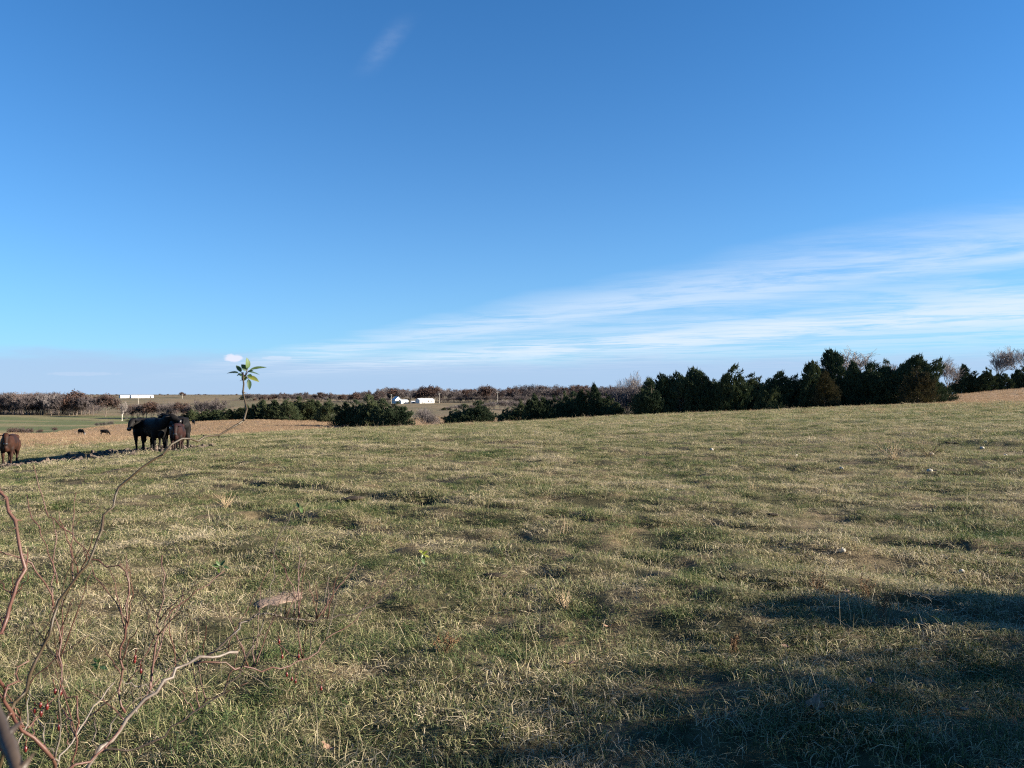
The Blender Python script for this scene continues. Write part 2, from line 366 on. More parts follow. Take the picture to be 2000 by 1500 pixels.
def spray_mesh(name, items, R):
    """pointed foliage sprays: (position, direction, length, width) -> two crossed, slightly folded lozenges each"""
    V = []; Fa = []
    for p, d, L, wd in items:
        d = d / (np.linalg.norm(d) + 1e-9); a = np.cross(d, R.normal(size=3)); a /= np.linalg.norm(a) + 1e-9; b = np.cross(d, a)
        for s_ in (a, b):
            k = len(V); m = p + d * L * 0.42
            V += [p, m + s_ * wd * 0.5, p + d * L, m - s_ * wd * 0.5]; Fa += [(k, k + 1, k + 2), (k, k + 2, k + 3)]
    return mesh_np(name, np.array(V), np.array(Fa))
def cedar_mesh(seed, wide=0.30, leaders=1, n_limb=150, per=34, low=0.02, spiky=1.0):
    """10 m red cedar: limbs sweep up and out from the stem, each carrying a plume of sprays"""
    R = np.random.default_rng(seed); H = 10.0; items = []; trunk = MB()
    lean = R.normal(0, 0.012, 2)
    trunk.tube([(0, 0, -0.4), (lean[0] * 30, lean[1] * 30, 3), (lean[0] * 70, lean[1] * 70, 7), (lean[0] * 95, lean[1] * 95, 9.6)], [0.24, 0.18, 0.09, 0.02], 7)
    lobes = R.uniform(0.72, 1.25, 9)
    tops = [(0.0, 0.0, 1.0)] + [(R.normal(0, 1.1), R.normal(0, 1.1), R.uniform(0.76, 0.96)) for _ in range(leaders - 1)]
    for k in range(n_limb):
        t = low + (0.985 - low) * (R.uniform(0, 1) ** 0.92); a = R.uniform(0, 2 * math.pi)
        lb = np.interp(a / (2 * math.pi) * 9, np.arange(10), np.r_[lobes, lobes[0]])
        prof = min(1.0, (t + 0.14) / 0.30) ** 0.6 * (1 - t ** 1.5) ** 0.85 + 0.03
        rad = wide * H * prof * lb * R.uniform(0.78, 1.15)
        tx, ty, tt = tops[R.integers(0, len(tops))]
        z1 = t * H * (tt if t > 0.6 else 1.0); cx = tx * sstep(0.2, 0.8, t); cy_ = ty * sstep(0.2, 0.8, t)
        tip = np.array([cx + rad * math.cos(a) + lean[0] * z1 * 10, cy_ + rad * math.sin(a) + lean[1] * z1 * 10, z1])
        rise = R.uniform(0.35, 0.9) * (0.5 + 0.8 * t); base = np.array([cx * 0.9, cy_ * 0.9, max(0.15, z1 - rad * rise - 0.25)])
        out = tip - base; ol = np.linalg.norm(out) + 1e-6
        if rad > 0.5 and k % 4 == 0: trunk.tube([tuple(base), tuple(base + out * 0.75)], [0.05, 0.012], 4, False)
        m = int(per * (0.45 + 0.85 * min(1, rad / 1.8)))
        for q in range(m):
            f = R.uniform(0.25, 1.0) ** 0.6
            spread = 0.30 + 0.26 * rad * (1.05 - f)
            p = base + out * f + R.normal(0, spread * 0.55, 3) * np.array([1, 1, 0.8]); p[2] = max(p[2], 0.05)
            d = out / ol * 0.55 + np.array([0, 0, 0.75]) + R.normal(0, 0.38, 3)
            items.append((p, d, R.uniform(0.30, 0.62), R.uniform(0.10, 0.19)))
        d = out / ol * 0.4 + np.array([0, 0, 1.0])
        for q in range(3): items.append((tip + R.normal(0, 0.06, 3), d + R.normal(0, 0.22, 3), R.uniform(0.45, 0.95) * spiky, R.uniform(0.09, 0.15)))
    for tx, ty, tt in tops:      # feathered leaders
        top = np.array([tx + lean[0] * 95, ty + lean[1] * 95, H * tt * 0.93])
        for q in range(26):
            u_ = R.uniform(0, 1); p = top + np.array([R.normal(0, 0.16) * (1.15 - u_), R.normal(0, 0.16) * (1.15 - u_), u_ * 0.85 - 0.35])
            items.append((p, np.array([R.normal(0, 0.55), R.normal(0, 0.55), 0.8]), R.uniform(0.25, 0.5) * (1.3 - 0.5 * u_), 0.11))
        items.append((top + np.array([0, 0, 0.15]), np.array([R.normal(0, .1), R.normal(0, .1), 1.0]), 0.8, 0.12))
    return trunk.mesh('cedar_trunk'), spray_mesh('cedar_crown', items, R)

def grow(R, segs, p, d, L, r, lev, maxlev, spread, upw, kids, rmin):
    n = 3 if lev < 2 else 2; q = p.copy(); dd = d / np.linalg.norm(d); r0 = r; pts = [q.copy()]; rs = [r0]
    for i in range(n):
        dd = dd + R.normal(0, 0.09 + 0.03 * lev, 3) + np.array([0, 0, upw]); dd /= np.linalg.norm(dd)
        q = q + dd * L / n; r0 = max(rmin, r * (1 - 0.52 * (i + 1) / n)); pts.append(q.copy()); rs.append(r0)
    segs.append((lev, pts, rs))
    if lev >= maxlev: return
    nk = kids[lev]
    for k in range(nk):
        f = 1.0 if k < 2 else R.uniform(0.35, 0.98); i = min(int(f * n), n - 1); b = pts[i] + (pts[i + 1] - pts[i]) * (f * n - i)
        ax = np.cross(dd, R.normal(size=3)); ax /= np.linalg.norm(ax) + 1e-9
        an = R.normal(spread, spread * 0.3); nd = dd * math.cos(an) + ax * math.sin(an)
        grow(R, segs, b, nd, L * R.uniform(0.58, 0.82), max(rmin, r0 * R.uniform(0.62, 0.85)), lev + 1, maxlev, spread, upw, kids, rmin)
def bare_mesh(seed, H=10.0, trunk=0.30, spread=0.55, upw=0.10, kids=(4, 4, 4, 4, 3), rmin=0.016, stems=1, r=0.22, twigs=True):
    R = np.random.default_rng(seed); segs = []
    for s_ in range(stems):
        a = 2 * math.pi * s_ / stems + R.uniform(0, 1); tl = 0.04 if stems == 1 else R.uniform(0.15, 0.5)
        grow(R, segs, np.array([0.15 * math.cos(a) * (stems > 1), 0.15 * math.sin(a) * (stems > 1), -0.3]), np.array([tl * math.cos(a), tl * math.sin(a), 1.0]), H * trunk, r / math.sqrt(stems), 0, len(kids), spread, upw, kids, rmin)
    zt = max(p[2] for l, P_, r_ in segs for p in P_); k = H / zt
    A, B = MB(), MB(); tips = []
    for lev, P_, rs in segs:
        P2 = [p * k for p in P_]; (A if lev < 2 else B).tube(P2, rs, 7 if lev == 0 else (5 if lev == 1 else 3), False)
        if lev >= len(kids) - 1: tips += P2[1:]
    return A.mesh('tree_trunk'), B.mesh('tree_branches'), tips
def leafy(seed, tips, n, size=(0.22, 0.5), thin=0.6):
    R = np.random.default_rng(seed); V = []; Fa = []
    tips = [t for t in tips if R.uniform() < thin]
    for k in range(n):
        c = tips[R.integers(0, len(tips))] + R.normal(0, 0.30, 3); a = R.normal(size=3); a /= np.linalg.norm(a); b = np.cross(a, R.normal(size=3)); b /= np.linalg.norm(b)
        s_ = R.uniform(*size); i = len(V); V += [c - a * s_ * .5, c + b * s_ * .3, c + a * s_ * .5, c - b * s_ * .3]; Fa += [(i, i + 1, i + 2), (i, i + 2, i + 3)]
    return mesh_np('leaves', np.array(V), np.array(Fa))
def with_mat(me, m): me.materials.append(m); return me

CED = []
for k, (wd, ld, sp) in enumerate(((0.34, 2, 1.2), (0.40, 4, 1.3), (0.46, 5, 1.2), (0.33, 1, 1.4), (0.46, 3, 1.2), (0.55, 6, 1.1))):
    t_, c_ = cedar_mesh(300 + k, wd, ld, int(120 + 180 * wd), 36, 0.02, sp)
    with_mat(t_, M_BARK); cb = c_.copy(); CED.append((t_, with_mat(c_, M_CEDAR), with_mat(cb, M_CEDARB)))
BARE = []
for k, kw in enumerate((dict(spread=0.50, trunk=0.26), dict(spread=0.62, trunk=0.22, upw=0.05), dict(spread=0.45, trunk=0.32, upw=0.14), dict(spread=0.56, trunk=0.24))):
    a_, b_, tp = bare_mesh(400 + k, kids=(5, 4, 5, 4, 4), rmin=0.016, **kw)
    lv = leafy(440 + k, tp, 2400, (0.3, 0.6), 0.75); few = leafy(470 + k, tp, 500, (0.25, 0.5), 0.35)
    BARE.append((with_mat(a_, M_BARK), b_, with_mat(lv, M_RUST), with_mat(few, M_RUST)))
FAR = []; PALE_TRUNK = BARE[2][0].copy(); PALE_TRUNK.materials.clear(); PALE_TRUNK.materials.append(M_PALE)
for k, kw in enumerate((dict(spread=0.55, trunk=0.16), dict(spread=0.64, trunk=0.13, upw=0.05), dict(spread=0.50, trunk=0.18, upw=0.10), dict(spread=0.60, trunk=0.14))):
    a_, b_, tp = bare_mesh(600 + k, kids=(5, 5, 4, 4, 3), rmin=0.034, **kw)
    FAR.append((with_mat(a_, M_BARK), [with_mat(b_.copy(), q) for q in (M_TWIG, M_TWIGG, M_PALE)], with_mat(leafy(640 + k, tp, 3000, (0.35, 0.7), 0.8), M_RUST), with_mat(leafy(670 + k, tp, 700, (0.3, 0.6), 0.4), M_RUST)))
BARE_T = [(with_mat(b.copy(), M_TWIG), with_mat(b.copy(), M_TWIGN), with_mat(b.copy(), M_PALE)) for _, b, _, _ in BARE]
SH = []
for k in range(3):
    a_, b_, tp = bare_mesh(500 + k, trunk=0.28, spread=0.42, upw=0.12, kids=(4, 4, 4, 3), rmin=0.02, stems=7, r=0.20)
    SH.append((with_mat(a_, M_TWIG), with_mat(b_.copy(), M_TWIG), with_mat(b_, M_TWIGG), with_mat(leafy(540 + k, tp, 1500, (0.3, 0.6), 0.8), M_RUST)))

def place_tree(name, parts, px, top, d, wide=1.0, label='', cat='tree', group=None, H=None, xy=None, sink=0.1):
    """a tree rooted on the ground at depth d, as tall as needed for its top to reach the given row"""
    if xy is None: b = gp(px, d)
    else: b = Vector((xy[0], xy[1], h1(*xy)))
    if H is None: H = max(0.8, EYE - (top - H0) * d / F - b.z)
    s_ = H / 10.0
    e = empty(name, (b.x, b.y, b.z - sink * s_), rng.uniform(0, 6.28), (s_ * wide * rng.uniform(0.93, 1.07), s_ * wide * rng.uniform(0.93, 1.07), s_))
    for nm, me in parts: mesh_obj(nm, me, None, e)
    return tag(e, label, cat, group)
def cedar(px, top, d, wide=1.0, v=None, bronze=False, label=None, group=None, **kw):
    wide *= 1.12
    t_, c_, cb = CED[rng.randrange(len(CED)) if v is None else v]
    return place_tree('cedar_tree', (('trunk', t_), ('crown', cb if bronze else c_)), px, top, d, wide, label, 'tree', group, **kw)
def bare(px, top, d, wide=1.0, v=None, tone=0, leaf=0, label=None, group=None, name='bare_tree', **kw):
    k = rng.randrange(4) if v is None else v; a_, b_, lv, few = BARE[k]
    P_ = [('trunk', PALE_TRUNK if px == 238 else a_), ('crown', BARE_T[k][tone])]
    if leaf: P_.append(('leaves', lv if leaf == 2 else few))
    return place_tree(name, P_, px, top, d, wide, label, 'tree', group, **kw)
def far_tree(px, top, d, wide=1.0, v=None, tone=0, leaf=0, label=None, group=None, name='bare_tree', **kw):
    a_, bs, lv, few = FAR[rng.randrange(4) if v is None else v]; P_ = [('trunk', a_), ('crown', bs[tone])]
    if leaf: P_.append(('leaves', lv if leaf == 2 else few))
    return place_tree(name, P_, px, top, d, wide, label, 'tree', group, **kw)
def shrub(px, top, d, wide=1.0, tone=0, leaf=0, label=None, group=None, **kw):
    a_, b1, b2, lv = SH[rng.randrange(3)]; P_ = [('stems', a_), ('twigs', b2 if tone else b1)]
    if leaf: P_.append(('leaves', lv))
    return place_tree('brush_shrub', P_, px, top, d, wide, label, 'shrub', group, **kw)

# cedar belt standing below the brow of the field, nearest and tallest to the right
G = 'cedars of the long dark belt behind the brow of the field'
L = 'dark evergreen cedar in the unbroken tall belt behind the field brow'
for px, top, wd in ((1262, 737, .9), (1278, 745, .9), (1292, 735, .8), (1306, 728, .8), (1318, 740, 1), (1331, 724, .75), (1343, 735, 1), (1354, 717, .75), (1367, 727, .8), (1385, 726, .85), (1399, 740, .9),
                    (1414, 733, .9), (1450, 729, .9), (1466, 742, .9), (1484, 750, 1.0), (1500, 742, .9), (1527, 732, .8), (1548, 735, .9), (1566, 738, 1.0), (1579, 715, .75),
                    (1640, 722, .9), (1655, 728, 1), (1674, 707, .8), (1691, 709, .85), (1708, 711, .9), (1724, 716, .9), (1741, 701, .8), (1756, 710, .9), (1786, 699, .75)):
    cedar(px, top, rng.uniform(104, 113), wd, label=L, group=G)
for px in range(1270, 1800, 17):                    # second file of the belt, showing in the gaps
    cedar(px + rng.uniform(-5, 5), np.interp(px, [1260, 1430, 1500, 1600, 1690, 1800], [752, 745, 756, 740, 722, 722]) + rng.uniform(-5, 8), rng.uniform(114, 120), 1.0, label='cedar of the back file of the tall dark belt', group='cedars of the back file of the tall belt')
cedar(1429, 713, 106, 1.0, 4, label='broad cone-shaped cedar standing out above its neighbours in the dark belt')
cedar(1512, 723, 105, 0.9, 1, label='cedar with a feathery pale-green leader in the dip of the belt')
cedar(1589, 705, 106, 0.75, 0, label='narrow pointed cedar just left of the tallest cedar')
cedar(1628, 682, 110, 0.85, 0, label='tallest cedar of the belt, beside a large bare grey tree')
cedar(1609, 724, 101, 0.85, 1, True, label='bronze-green cedar at the foot of the tallest cedar')
cedar(1772, 691, 103, 0.85, 1, label='tall cedar with a ragged twin top near the open end of the belt')
cedar(1794, 715, 98, 1.0, 2, True, label='bronzed cedar with low sweeping branches at the open end of the belt')
cedar(1806, 702, 106, 0.75, 0, label='pointed cedar behind the bronzed one at the open end of the belt')
cedar(1822, 713, 112, 0.8, 4, label='last green cedar of the belt beside the tan rise')
cedar(1836, 735, 120, 0.9, 5, label='low cedar tucked against the end of the belt by the tan rise')
# lower cedars to the left of the belt
G2 = 'lower cedars between the bare brush and the gap'
for px, top, wd in ((1036, 782, 1), (1049, 771, .8), (1069, 775, .9), (1084, 772, .9), (1099, 763, .8), (1118, 765, .95), (1134, 763, .9), (1150, 762, .9), (1180, 768, 1.0), (1196, 778, 1.0)):
    cedar(px, top, rng.uniform(112, 119), wd, label='low rounded cedar in the shorter belt beside the pale brush', group=G2)
cedar(1165, 751, 113, 0.7, 3, label='thin-spired cedar rising above the shorter belt')
cedar(1012, 780, 120, 1.0, 2, label='olive-topped round cedar at the low end of the shorter belt')
cedar(988, 796, 119, 1.1, 5, label='smallest bushy cedar at the low end of the shorter belt')
cedar(925, 783, 128, 1.5, 4, label='broad cedar with drooping right side standing in the gap')
cedar(906, 789, 128, 1.3, 4, label='low cedar leaning against the broad cedar in the gap')
cedar(888, 799, 127, 1.3, 5, label='lowest cedar at the outer edge of the gap clump')
cedar(780, 785, 132, 1.5, 2, label='wide cedar with sunlit right side next to the leafless tan bush')
cedar(756, 784, 138, 1.3, 4, label='cedar half hidden between the domed cedar and the wide one')
cedar(719, 771, 148, 1.2, 4, label='domed cedar, highest of the clump in front of the white house')
cedar(738, 779, 146, 1.2, 4, label='cedar shoulder to shoulder with the domed cedar')
cedar(697, 781, 150, 1.2, 4, label='cedar on the shaded slope left of the domed cedar')
cedar(681, 784, 152, 0.9, 1, label='olive-tipped cedar near the end of the shaded clump')
cedar(666, 795, 154, 1.1, 5, label='outermost low cedar of the shaded clump')
cedar(637, 778, 205, 0.95, 2, label='sunlit olive cedar ending the long far hedge of cedars')
for px, top in ((363, 803), (376, 801), (388, 801), (402, 799), (414, 801), (426, 800), (441, 797), (452, 799), (463, 799), (474, 796), (485, 790), (499, 790), (509, 786), (518, 780), (530, 783), (541, 781), (553, 784), (566, 778), (578, 779), (590, 774), (602, 779), (613, 779), (625, 783)):
    cedar(px, top, rng.uniform(219, 226), 1.05 if top < 792 else 1.5, label='small cedar in the long far hedge along the tan slope', group='cedars of the long far hedge')
# cedars on the tan rise at the right
for px, top, wd in ((1862, 738, 1.1), (1884, 713, .95), (1904, 725, 1.1), (1928, 717, .7), (1948, 730, 1.0), (1968, 728, 1.1), (1996, 714, .9), (1916, 731, 1.2), (1982, 733, 1.2), (2020, 722, 1), (2045, 716, 1)):
    cedar(px, top, rng.uniform(178, 186), wd, label='dark cedar on the skyline behind the tan rise', group='cedars behind the tan rise')
# bare trees among and behind the cedars
bare(1668, 672, 124, 1.5, 3, 1, label='large bare grey tree with a wide crown behind the tallest cedar')
bare(1232, 722, 124, 0.6, 2, 1, label='thin upright bare tree with wispy top in the pale brush')
for px, top in ((1206, 744), (1222, 738), (1238, 742), (1216, 752), (1246, 752)):
    shrub(px, top, rng.uniform(120, 126), 0.8, 1, label='pale leafless brush between the two cedar belts', group='pale brush between the cedar belts')
bare(1736, 697, 128, 0.7, 3, 1, label='thin bare tree poking up behind the twin-topped cedar')
bare(1848, 692, 172, 1.2, 3, 1, label='leafless tree with two leaning limbs behind the end of the belt')
bare(1946, 674, 186, 0.9, 2, 1, label='slender bare tree leaning on the skyline of the tan rise')
bare(1993, 677, 182, 1.0, 0, 1, label='dense bare tree at the end of the skyline row')
shrub(831, 793, 128, 1.1, 1, label='leafless tan bush standing beside the wide cedar')
shrub(845, 806, 132, 1.2, 1, label='small leafless bush at the foot of the tan bush')

# hollow on the left: brush, oaks and one white-barked tree
bare(238, 783, 330, 0.75, 2, 1, label='white-barked bare tree standing in front of dull brush in the hollow')
far_tree(206, 769, 388, 1.15, 0, 0, 2, label='russet-leaved oak at the corner of the distant wood')
for px, top, lf in ((258, 789, 1), (270, 786, 0), (296, 788, 0), (310, 786, 0), (322, 784, 0), (338, 783, 0), (247, 794, 0), (345, 792, 0), (280, 797, 0), (330, 796, 0)):
    shrub(px, top, rng.uniform(350, 375), 1.3, 0, lf, label='mauve-brown leafless brush in the hollow behind the cattle', group='brush in the hollow')
far_tree(286, 782, 360, 1.2, 1, 0, 2, label='round russet oak in the brush of the hollow')
far_tree(356, 785, 352, 1.0, 3, 0, 2, label='orange-leaved small tree where the brush meets the cedar hedge')
for px, top in ((380, 776), (412, 780), (426, 776), (398, 784)):
    far_tree(px, top, rng.uniform(300, 330), 0.85, None, 0, label='crooked bare tree behind the low end of the cedar hedge', group='crooked bare trees behind the hedge')
for px, d in ((25, 158), (43, 166), (56, 170), (78, 178), (105, 186), (200, 235), (190, 240), (215, 236)):
    shrub(px, 0, d, 1.5, 0, 1 if px < 110 else 0, H=rng.uniform(1.2, 2.2), label='low bush at the foot of the tan slope', group='low bushes at the foot of the slope')
# the wood beyond the green hollow
GW = 'trees of the wood beyond the green hollow'
for k in range(34):
    px = -60 + k * 7.3 + rng.uniform(-2, 2)
    far_tree(px, 766 + rng.uniform(-2, 7) + (4 if px > 165 else 0), rng.uniform(402, 416), 0.75, None, rng.choice((0, 0, 1)), rng.choice((0, 1, 1, 2)) if k % 4 == 0 else rng.choice((0, 0, 1)), label='bare purple-brown tree on the edge of the wood beyond the hollow', group=GW)
for k in range(46):
    px = -70 + k * 5.6 + rng.uniform(-2, 2)
    far_tree(px, 765 + rng.uniform(-2, 5) + (6 if px > 160 else 0), rng.uniform(420, 480), 0.8, None, 0, rng.choice((0, 1, 1)), label='tree deep inside the wood beyond the hollow', group='trees deep inside the wood')
for k in range(56):
    px = -60 + k * 4.5 + rng.uniform(-2, 2); shrub(px, 0, rng.uniform(412, 450), 1.5, 0, 0, H=rng.uniform(5.0, 8.5), label='leafless undergrowth at the foot of the wood beyond the hollow', group='undergrowth of the wood')
far_tree(148, 760, 409, 1.0, 1, 0, 2, label='rust-red oak standing highest in the wood beyond the hollow')
# far skyline on the left
far_tree(358, 765, 930, 1.3, 1, 0, 2, label='lone dark round oak on the far skyline beside a utility pole')
for k in range(58):
    px = 172 + k * 6.1 + rng.uniform(-3, 3)
    if 232 < px < 298: continue
    far_tree(px, rng.uniform(768.5, 773.0), rng.uniform(1000, 1200), 1.5, None, 0, rng.choice((0, 1)), label='tiny tree on the far skyline beyond the white sheds', group='tiny trees on the far skyline')
cedar(475, 772, 800, 1.3, 5, label='lone dark cedar on the far field beyond the hedge')
# long wood behind the white farm
GF = 'trees of the long wood behind the white farm'
def skyl(px): return float(np.interp(px, [480, 540, 600, 680, 715, 760, 800, 840, 900, 945, 985, 1030, 1100, 1200, 1260], [773, 766, 766, 767, 763, 754, 757, 753, 757, 753, 758, 750, 751, 751, 752]))
for k in range(150):
    px = 482 + k * 5.2 + rng.uniform(-3, 3); row = k % 3
    d = (rng.uniform(725, 760), rng.uniform(765, 800), rng.uniform(805, 860))[row] - (90 if px > 1000 else 0)
    lf = 2 if rng.random() < 0.13 else rng.choice((0, 0, 1))
    far_tree(px, skyl(px) + rng.uniform(-1.5, 5) + (3 if row == 0 else 0), d, 1.05, None, rng.choice((0, 0, 1)), lf, label='leafless tree of the long wood on the skyline behind the farm', group=GF)
for k in range(96):
    px = 480 + k * 8.1 + rng.uniform(-3, 3)
    if 805 < px < 852 or 764 < px < 796: continue
    shrub(px, 0, (rng.uniform(712, 735) if px < 1000 else rng.uniform(600, 640)) + (60 if px < 700 else 0), 1.7, 0, 0, H=rng.uniform(5.0, 8.0), label='leafless undergrowth along the edge of the long wood', group='undergrowth of the long wood')
for px, top in ((830, 753), (842, 751), (946, 751), (690, 764)):
    far_tree(px, top, 715, 1.1, 1, 0, 2, label='rust-red oak standing out in the long wood behind the farm', group='rust-red oaks of the long wood')
far_tree(803, 758, 712, 1.0, 1, 1, label='spreading bare tree between the white house and the barn')
far_tree(866, 760, 712, 1.0, 0, 0, label='spreading bare tree beside the pole right of the barn')
for k in range(26):
    px = 862 + k * 8 + rng.uniform(-4, 4)
    shrub(px, np.interp(px, [860, 900, 960, 1000, 1080], [796, 788, 783, 780, 776]) + rng.uniform(-2, 5), rng.uniform(400, 440), 1.5, rng.choice((0, 1)), 0, label='grey-brown thicket bush on the field below the long wood', group='thicket below the long wood')
for px in (866, 878):
    cedar(px, 795 + rng.uniform(0, 3), 415, 1.4, 5, label='small dark cedar in front of the grey-brown thicket', group='small cedars by the thicket')
# cedars beside the photographer that shade the foreground
cedar(0, 0, 0, 0.95, 1, H=2.7, xy=(9.6, 4.75), label='bushy cedar beside the field edge casting shade over the near grass')
cedar(0, 0, 0, 0.85, 4, H=2.4, xy=(8.8, 3.1), label='lower cedar beside the field edge near the photographer')
bare(0, 0, 0, 1.3, 1, 0, 1, H=3.5, xy=(10.6, 3.9), label='small oak keeping its dead leaves between the two edge cedars')
bare(0, 0, 0, 1.1, 3, 0, 0, H=3.4, xy=(9.2, 2.8), label='thin bare sapling at the field edge nearest the photographer')
# ------------------------------------------------------------------ far farm buildings and utility poles
M_WHITE = simple_mat('white_siding', (0.52, 0.51, 0.49), (0.46, 0.45, 0.43), 3.0, 0.6, 0.3)
M_TIN = simple_mat('pale_metal_roof', (0.42, 0.43, 0.45), (0.36, 0.37, 0.40), 2.0, 0.35, 0.5)
M_PANE = simple_mat('dark_glass', (0.03, 0.035, 0.045), (0.02, 0.02, 0.03), 2.0, 0.15, 0.6)
M_POLE = simple_mat('weathered_pole', (0.42, 0.38, 0.33), (0.30, 0.27, 0.23), 6.0, 0.9, 0.1)
def gable(name, px, d, ln, wd, wall_h, rise, rz, label, doors=(), eave=0.35, extra=None, arch=False):
    b = gp(px, d); e = empty(name, (b.x, b.y, b.z - 0.15), rz); hx, hy = ln / 2, wd / 2
    m = MB(); V = [(-hx, -hy, 0), (hx, -hy, 0), (hx, hy, 0), (-hx, hy, 0), (-hx, -hy, wall_h), (hx, -hy, wall_h), (hx, hy, wall_h), (-hx, hy, wall_h), (-hx, 0, wall_h + rise), (hx, 0, wall_h + rise)]
    m.add(V, [(0, 1, 5, 4), (2, 3, 7, 6), (1, 2, 6, 9, 5), (3, 0, 4, 8, 7)]); m.build('wall', M_WHITE, e)
    m = MB(); ex, ey = hx + eave, hy + eave; dz = rise * eave / hy
    if arch:
        n = 8; P0 = [(-ex, ey * -math.cos(math.pi * k / n), wall_h - 0.1 + (rise + .2) * math.sin(math.pi * k / n)) for k in range(n + 1)]
        V = P0 + [(ex, y_, z_) for _, y_, z_ in P0] + [(x_, y_ * 0.97, z_ - 0.12) for x_, y_, z_ in P0] + [(ex, y_ * 0.97, z_ - 0.12) for _, y_, z_ in P0]
        k0 = n + 1; m.add(V, [(k, k + k0, k + k0 + 1, k + 1) for k in range(n)] + [(k + 2 * k0, k + 1 + 2 * k0, k + k0 * 3 + 1, k + k0 * 3) for k in range(n)] + [(k, k + 1, k + 1 + 2 * k0, k + 2 * k0) for k in range(n)])
    else:
        for s_ in (-1, 1):
            V = [(-ex, s_ * ey, wall_h - dz + .03), (ex, s_ * ey, wall_h - dz + .03), (ex, 0, wall_h + rise + .03), (-ex, 0, wall_h + rise + .03)]
            V += [(x_, y_, z_ + 0.14) for x_, y_, z_ in V]
            m.add(V, [(0, 1, 2, 3), (7, 6, 5, 4), (0, 4, 5, 1), (3, 2, 6, 7), (0, 3, 7, 4), (1, 5, 6, 2)])
    m.build('roof', M_TIN, e)
    for nm, x_, z_, w_, h_ in doors:
        q = MB(); q.box((x_, -hy - 0.03, z_), (w_, 0.06, h_)); f = q.build(nm, M_POLE if nm == 'door' else M_WHITE, e)
        q = MB(); q.box((x_, -hy - 0.075, z_), (w_ * 0.82, 0.03, h_ * 0.84)); q.build('panel' if nm == 'door' else 'pane', M_PANE, f)
    return tag(e, label, 'building')
RB = math.radians(38)
gable('barn', 830, 700, 15.5, 7.5, 3.0, 1.5, RB, 'long white metal barn with pale roof and dark doors', (('door', -4.6, 1.0, .8, 1.8), ('door', -3.2, 1.0, .8, 1.8), ('door', 1.5, 2.0, 1.8, 1.2), ('window', 5, 1.7, 1.4, 1.0)))
gable('house', 775, 700, 5.6, 6.5, 3.6, 2.9, RB + math.radians(90), 'white gabled farmhouse rising above the cedars', (('window', 0, 3.0, 1.0, 1.4), ('window', -1.8, 1.6, 1.0, 1.4)))
gable('shed', 788, 698, 7.5, 5, 2.6, 1.1, RB, 'small white outbuilding joined beside the white farmhouse', (('window', 1, 1.5, 1.0, 0.9),))
gable('shed', 806, 702, 3.4, 2.6, 1.6, 0.6, RB, 'tiny white shed between the farmhouse and the barn', (('door', 0, 0.8, 0.8, 1.4),))
gable('poultry_shed', 277, 900, 24.0, 8, 2.9, 0.8, math.radians(38), 'long low white shed on the far hilltop', (('door', 8.4, 1.2, 1.6, 2.2),))
gable('machine_shed', 245, 905, 12.0, 8, 2.2, 1.4, math.radians(38), 'white arch-roofed shed beside the long low shed', (('door', 4, 1.1, 1.2, 2.0),), arch=True)
def pole(px, top, d, label):
    b = gp(px, d); H = EYE - (top - H0) * d / F - b.z; e = empty('utility_pole', (b.x, b.y, b.z - 0.3))
    m = MB(); m.tube([(0, 0, 0), (0, 0, H + 0.3)], [0.20, 0.15], 8); m.build('post', M_POLE, e)
    m = MB(); m.box((0, -0.25, H - 0.5), (2.6, 0.14, 0.22)); a_ = m.build('crossarm', M_POLE, e)
    for x_ in (-1.15, -0.5, 0.5, 1.15):
        m = MB(); m.tube([(x_, -0.25, H - 0.39), (x_, -0.25, H - 0.12)], [0.07, 0.05], 6); m.build('insulator', M_WHITE, a_)
    tag(e, label, 'pole')
pole(764, 770, 690, 'utility pole beside the white farmhouse')
pole(858, 768, 690, 'utility pole between the barn and a spreading bare tree')
pole(972, 765, 640, 'utility pole above the grey-brown thicket')
pole(356, 769, 860, 'utility pole beside the lone dark oak on the skyline')
pole(691, 774, 720, 'utility pole showing over the cedar hedge below the long wood')
pole(270, 771, 640, 'thin utility pole on the field in front of the white sheds')

# ------------------------------------------------------------------ cattle
def hide_mat(name, c, c2, rough=0.66, spec=0.11):
    m, w = new_mat(name); tc = w.n.new('ShaderNodeTexCoord'); n = w.noise(tc.outputs['Object'], 3.0, 4, 0.6); n2 = w.noise(tc.outputs['Object'], 60.0, 2, 0.7)
    col = w.mix(w.smooth(n, 0.35, 0.65), c, c2)
    finish(w, principled(w, col, rough, spec, bump(w, n2, 0.5, 0.01))); return m
M_BLACK = hide_mat('black_hide', (0.0035, 0.0033, 0.0038), (0.006, 0.005, 0.0048))
M_BROWN = hide_mat('red_brown_hide', (0.027, 0.0095, 0.005), (0.013, 0.0055, 0.0038), 0.65, 0.15)
M_DKBR = hide_mat('dark_red_hide', (0.020, 0.006, 0.0045), (0.007, 0.0035, 0.0033), 0.65, 0.15)
M_HOOF = simple_mat('hoof_horn', (0.05, 0.042, 0.036), (0.03, 0.026, 0.022), 12, 0.6, 0.3)
M_EYE = simple_mat('wet_eye', (0.01, 0.008, 0.008), (0.012, 0.01, 0.01), 10, 0.08, 0.6)
M_TAGW = simple_mat('pale_tag', (0.75, 0.72, 0.62), (0.7, 0.66, 0.56), 20, 0.5, 0.3)
M_BLAZE = simple_mat('white_hair', (0.72, 0.69, 0.64), (0.6, 0.57, 0.52), 20, 0.7, 0.2)
M_NOSE = simple_mat('nose_skin', (0.014, 0.011, 0.012), (0.022, 0.018, 0.018), 30, 0.35, 0.4)

